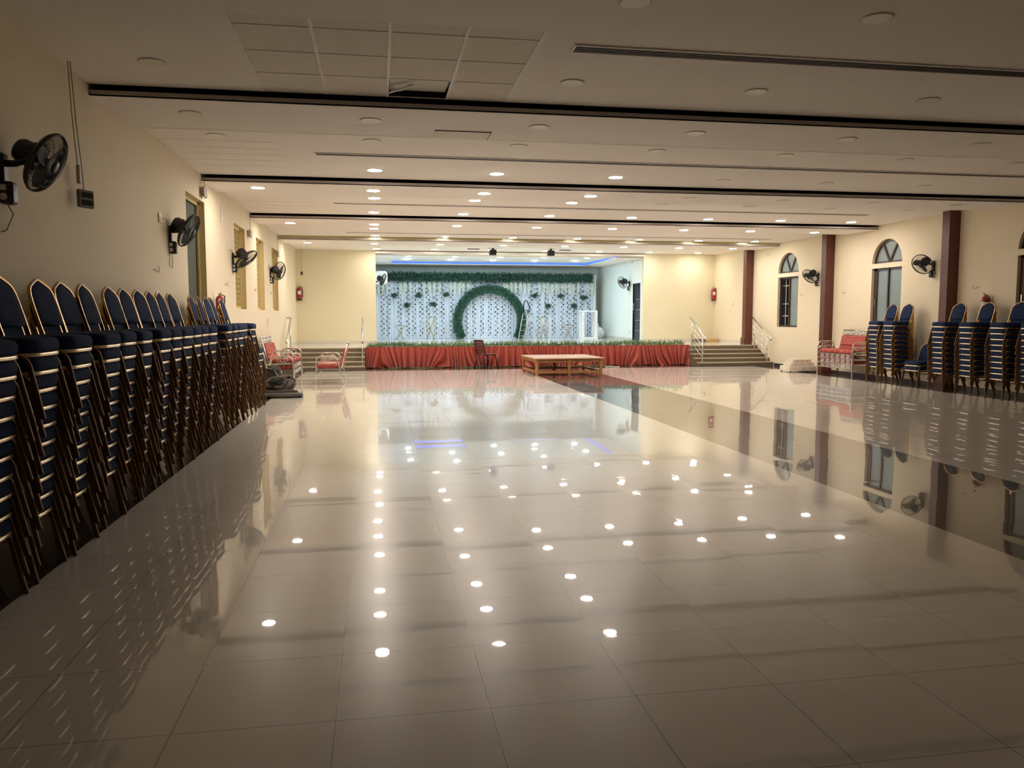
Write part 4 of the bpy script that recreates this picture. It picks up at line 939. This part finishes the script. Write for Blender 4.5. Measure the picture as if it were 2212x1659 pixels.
tag(b.obj('plastic_sack', ['sack']), 'white plastic sack slumped behind the white box frame', 'sack')
# white unit on the stage side wall
t = thing('wall_unit', 'white rounded box unit high at the left edge of stage', 'air conditioner', (SX0, 30.6, 2.95))
b = MB(); b.bbox(.0, .50, -.18, .18, -.24, .26, .07); b.obj('casing', ['white'], t)
b = MB(); b.lathe([(.005, 0), (.03, 0), (.03, .004), (.005, .004)], 14, T=Matrix.Translation((.33, -.18, -.02)) @ Matrix.Rotation(PI / 2, 4, 'X')); b.obj('dial', ['leaf'], t)
# boxes on the right platform
for x, y, wd, dp, h, m, lab in ((11.25, 26.7, .22, .12, .10, 'step', 'grey slab lying on the right platform by far wall'), (11.68, 26.6, .19, .12, .11, 'card', 'brown cardboard box on the right platform by far wall')):
    b = MB(); b.bbox(x - wd, x + wd, y - dp, y + dp, ZP + .001, ZP + h, .01); tag(b.obj('cardboard_box' if m == 'card' else 'stone_slab', [m]), lab, 'box' if m == 'card' else 'slab')

# ------------------------------------------------------------------ wooden bench, plastic chair
t = thing('wooden_platform', 'low square honey wood table before the stage skirt', 'table', (4.80, 20.52, 0), math.radians(1.5)); a, d = .85, .80
b = MB(); b.bbox(-a - .07, a + .07, -d - .07, d + .07, .425, .46, .008); b.obj('tabletop', ['woodtop'], t)
for y in (-1, 1):
    for x in (-1, 0, 1): b = MB(); b.bbox(x * a - .035, x * a + .035, y * d - .035, y * d + .035, 0, .425, .004); b.obj('leg', ['wood'], t)
for y in (-1, 1):
    b = MB(); b.box(-a, a, y * d - .02, y * d + .02, .345, .424); b.obj('apron', ['wood'], t); b = MB(); b.box(-a, a, y * d - .02, y * d + .02, .07, .13); b.obj('stretcher', ['wood'], t)
for x in (-1, 1):
    b = MB(); b.box(x * a - .02, x * a + .02, -d, d, .345, .424); b.obj('apron', ['wood'], t); b = MB(); b.box(x * a - .02, x * a + .02, -d, d, .07, .13); b.obj('stretcher', ['wood'], t)
t = thing('plastic_chair', 'maroon plastic chair with slatted back before the stage', 'chair', (3.12, 22.95, 0), math.radians(33))
b = MB(); b.bbox(-.21, .23, -.21, .21, .40, .425, .02); b.bbox(.19, .235, -.21, .21, .375, .42, .012); b.obj('seat', ['maroon'], t)
for x, xt in ((.25, .20), (-.26, -.19)):
    for s_ in (-1, 1): b = MB(); b.tube([(x, s_ * .23, 0), (xt, s_ * .185, .41)], [.016, .028], 6, rz=.034); b.obj('leg', ['maroon'], t)
b = MB(); Tb = Matrix.Translation((-.20, 0, .40)) @ Matrix.Rotation(math.radians(-14), 4, 'Y')
for s_ in (-1, 1): b.tube([(0, s_ * .20, -.02), (0, s_ * .205, .30), (0, s_ * .19, .43)], .024, 6, rz=.02, T=Tb)
b.bbox(-.012, .012, -.21, .21, .38, .45, .01, 0, Tb)
for k in range(7): b.bbox(-.008, .008, -.20, .20, .05 + k * .047, .085 + k * .047, .006, 0, Tb)
b.obj('backrest', ['maroon'], t)

# ------------------------------------------------------------------ white tiers by the right wall, bags by the left
for i, (x0_, x1_, z0, z1, yh, nm) in enumerate(((10.95, 11.80, .03, .165, .26, 'largest lowest'), (11.02, 11.70, .165, .255, .21, 'middle'), (11.10, 11.64, .255, .345, .17, 'smallest topmost'))):
    t = thing('display_box', 'off white tray box with orange flower print, %s of its stack' % nm, 'box', ((x0_ + x1_) / 2, 20.05, z0), 0, 'white boxes by the right wall')
    a = (x1_ - x0_) / 2; h = z1 - z0
    b = MB(); b.bbox(-a, a, -yh, yh, 0, h - .001, .006); b.obj('body', ['box_w'], t)
    b = MB()
    for k in range(3):
        xx = -a * .6 + a * .6 * k
        for q in range(5): b.ball((xx + .014 * math.cos(q * 1.257), -yh - .002, h / 2 + .014 * math.sin(q * 1.257)), .009, .003, .009, 6, 4)
    b.obj('flower_print', ['orange'], t)
    if i == 0:
        for x in (-1, 1): 
            for y in (-1, 1): b = MB(); b.box(x * a * .9 - .015, x * a * .9 + .015, y * yh * .9 - .015, y * yh * .9 + .015, -.03, 0); b.obj('foot', ['black'], t)
random.seed(5)
t = thing('backpack', 'slumped brown and black backpack lying beside long black case', 'bag', (-1.98, 16.55, 0), .25)
b = MB(); lump(b, (0, 0, .14), .30, .24, .18, 21, .22); b.obj('body', ['bag_br'], t)
b = MB(); lump(b, (-.06, -.12, .20), .17, .13, .11, 22, .3); b.obj('front_pocket', ['bag_b'], t)
b = MB(); lump(b, (.16, .02, .22), .13, .15, .10, 23, .3); b.obj('side_pocket', ['bag_b'], t)
for pts in ([(-.20, -.18, .06), (-.12, -.25, .22), (.02, -.24, .31), (.16, -.12, .32), (.22, .02, .30)], [(.10, -.24, .03), (.22, -.20, .12), (.29, -.06, .22), (.24, .10, .26)], [(-.05, -.26, .03), (.06, -.28, .14), (.14, -.20, .24)]):
    b = MB(); b.bar(pts, .006, .022, .002, up=(0, 0, 1)); b.obj('strap', ['bag_b'], t)
t = thing('shoulder_bag', 'tall black bag leaning behind the brown backpack', 'bag', (-2.20, 17.0, 0), -.2)
b = MB(); lump(b, (0, 0, .22), .21, .24, .27, 31, .2); b.obj('body', ['bag_b'], t)
b = MB(); b.bar([(-.14, -.16, .36), (-.04, -.2, .47), (.10, -.16, .45), (.20, -.16, .28), (.22, -.14, .12)], .006, .022, .002, up=(0, 0, 1)); b.obj('strap', ['greybox'], t)
b = MB(); lump(b, (.06, -.04, .44), .13, .15, .09, 32, .35); b.obj('flap', ['bag_g'], t)
t = thing('pouch', 'grey black pouch between the chairs and brown backpack', 'bag', (-2.36, 16.1, 0), .1)
b = MB(); lump(b, (0, 0, .12), .15, .17, .14, 41, .2); b.obj('body', ['bag_g'], t)
b = MB(); b.bbox(-.10, .12, -.19, -.14, .10, .22, .02); b.obj('front_pocket', ['bag_b'], t)
t = thing('instrument_case', 'long black hard case on floor at the end of left chairs', 'case', (-1.86, 15.35, 0), 0.02)
b = MB(); b.bbox(-.42, .44, -.11, .11, .004, .085, .02); b.obj('shell', ['case'], t)
b = MB(); b.box(-.40, .43, -.114, -.108, .045, .052); b.obj('lid_seam', ['greybox'], t)
t = thing('instrument_case', 'second black case lying just behind the long black case', 'case', (-1.92, 15.75, 0), 0.05)
b = MB(); b.bbox(-.36, .38, -.09, .09, .004, .10, .03); b.obj('shell', ['bag_b'], t)
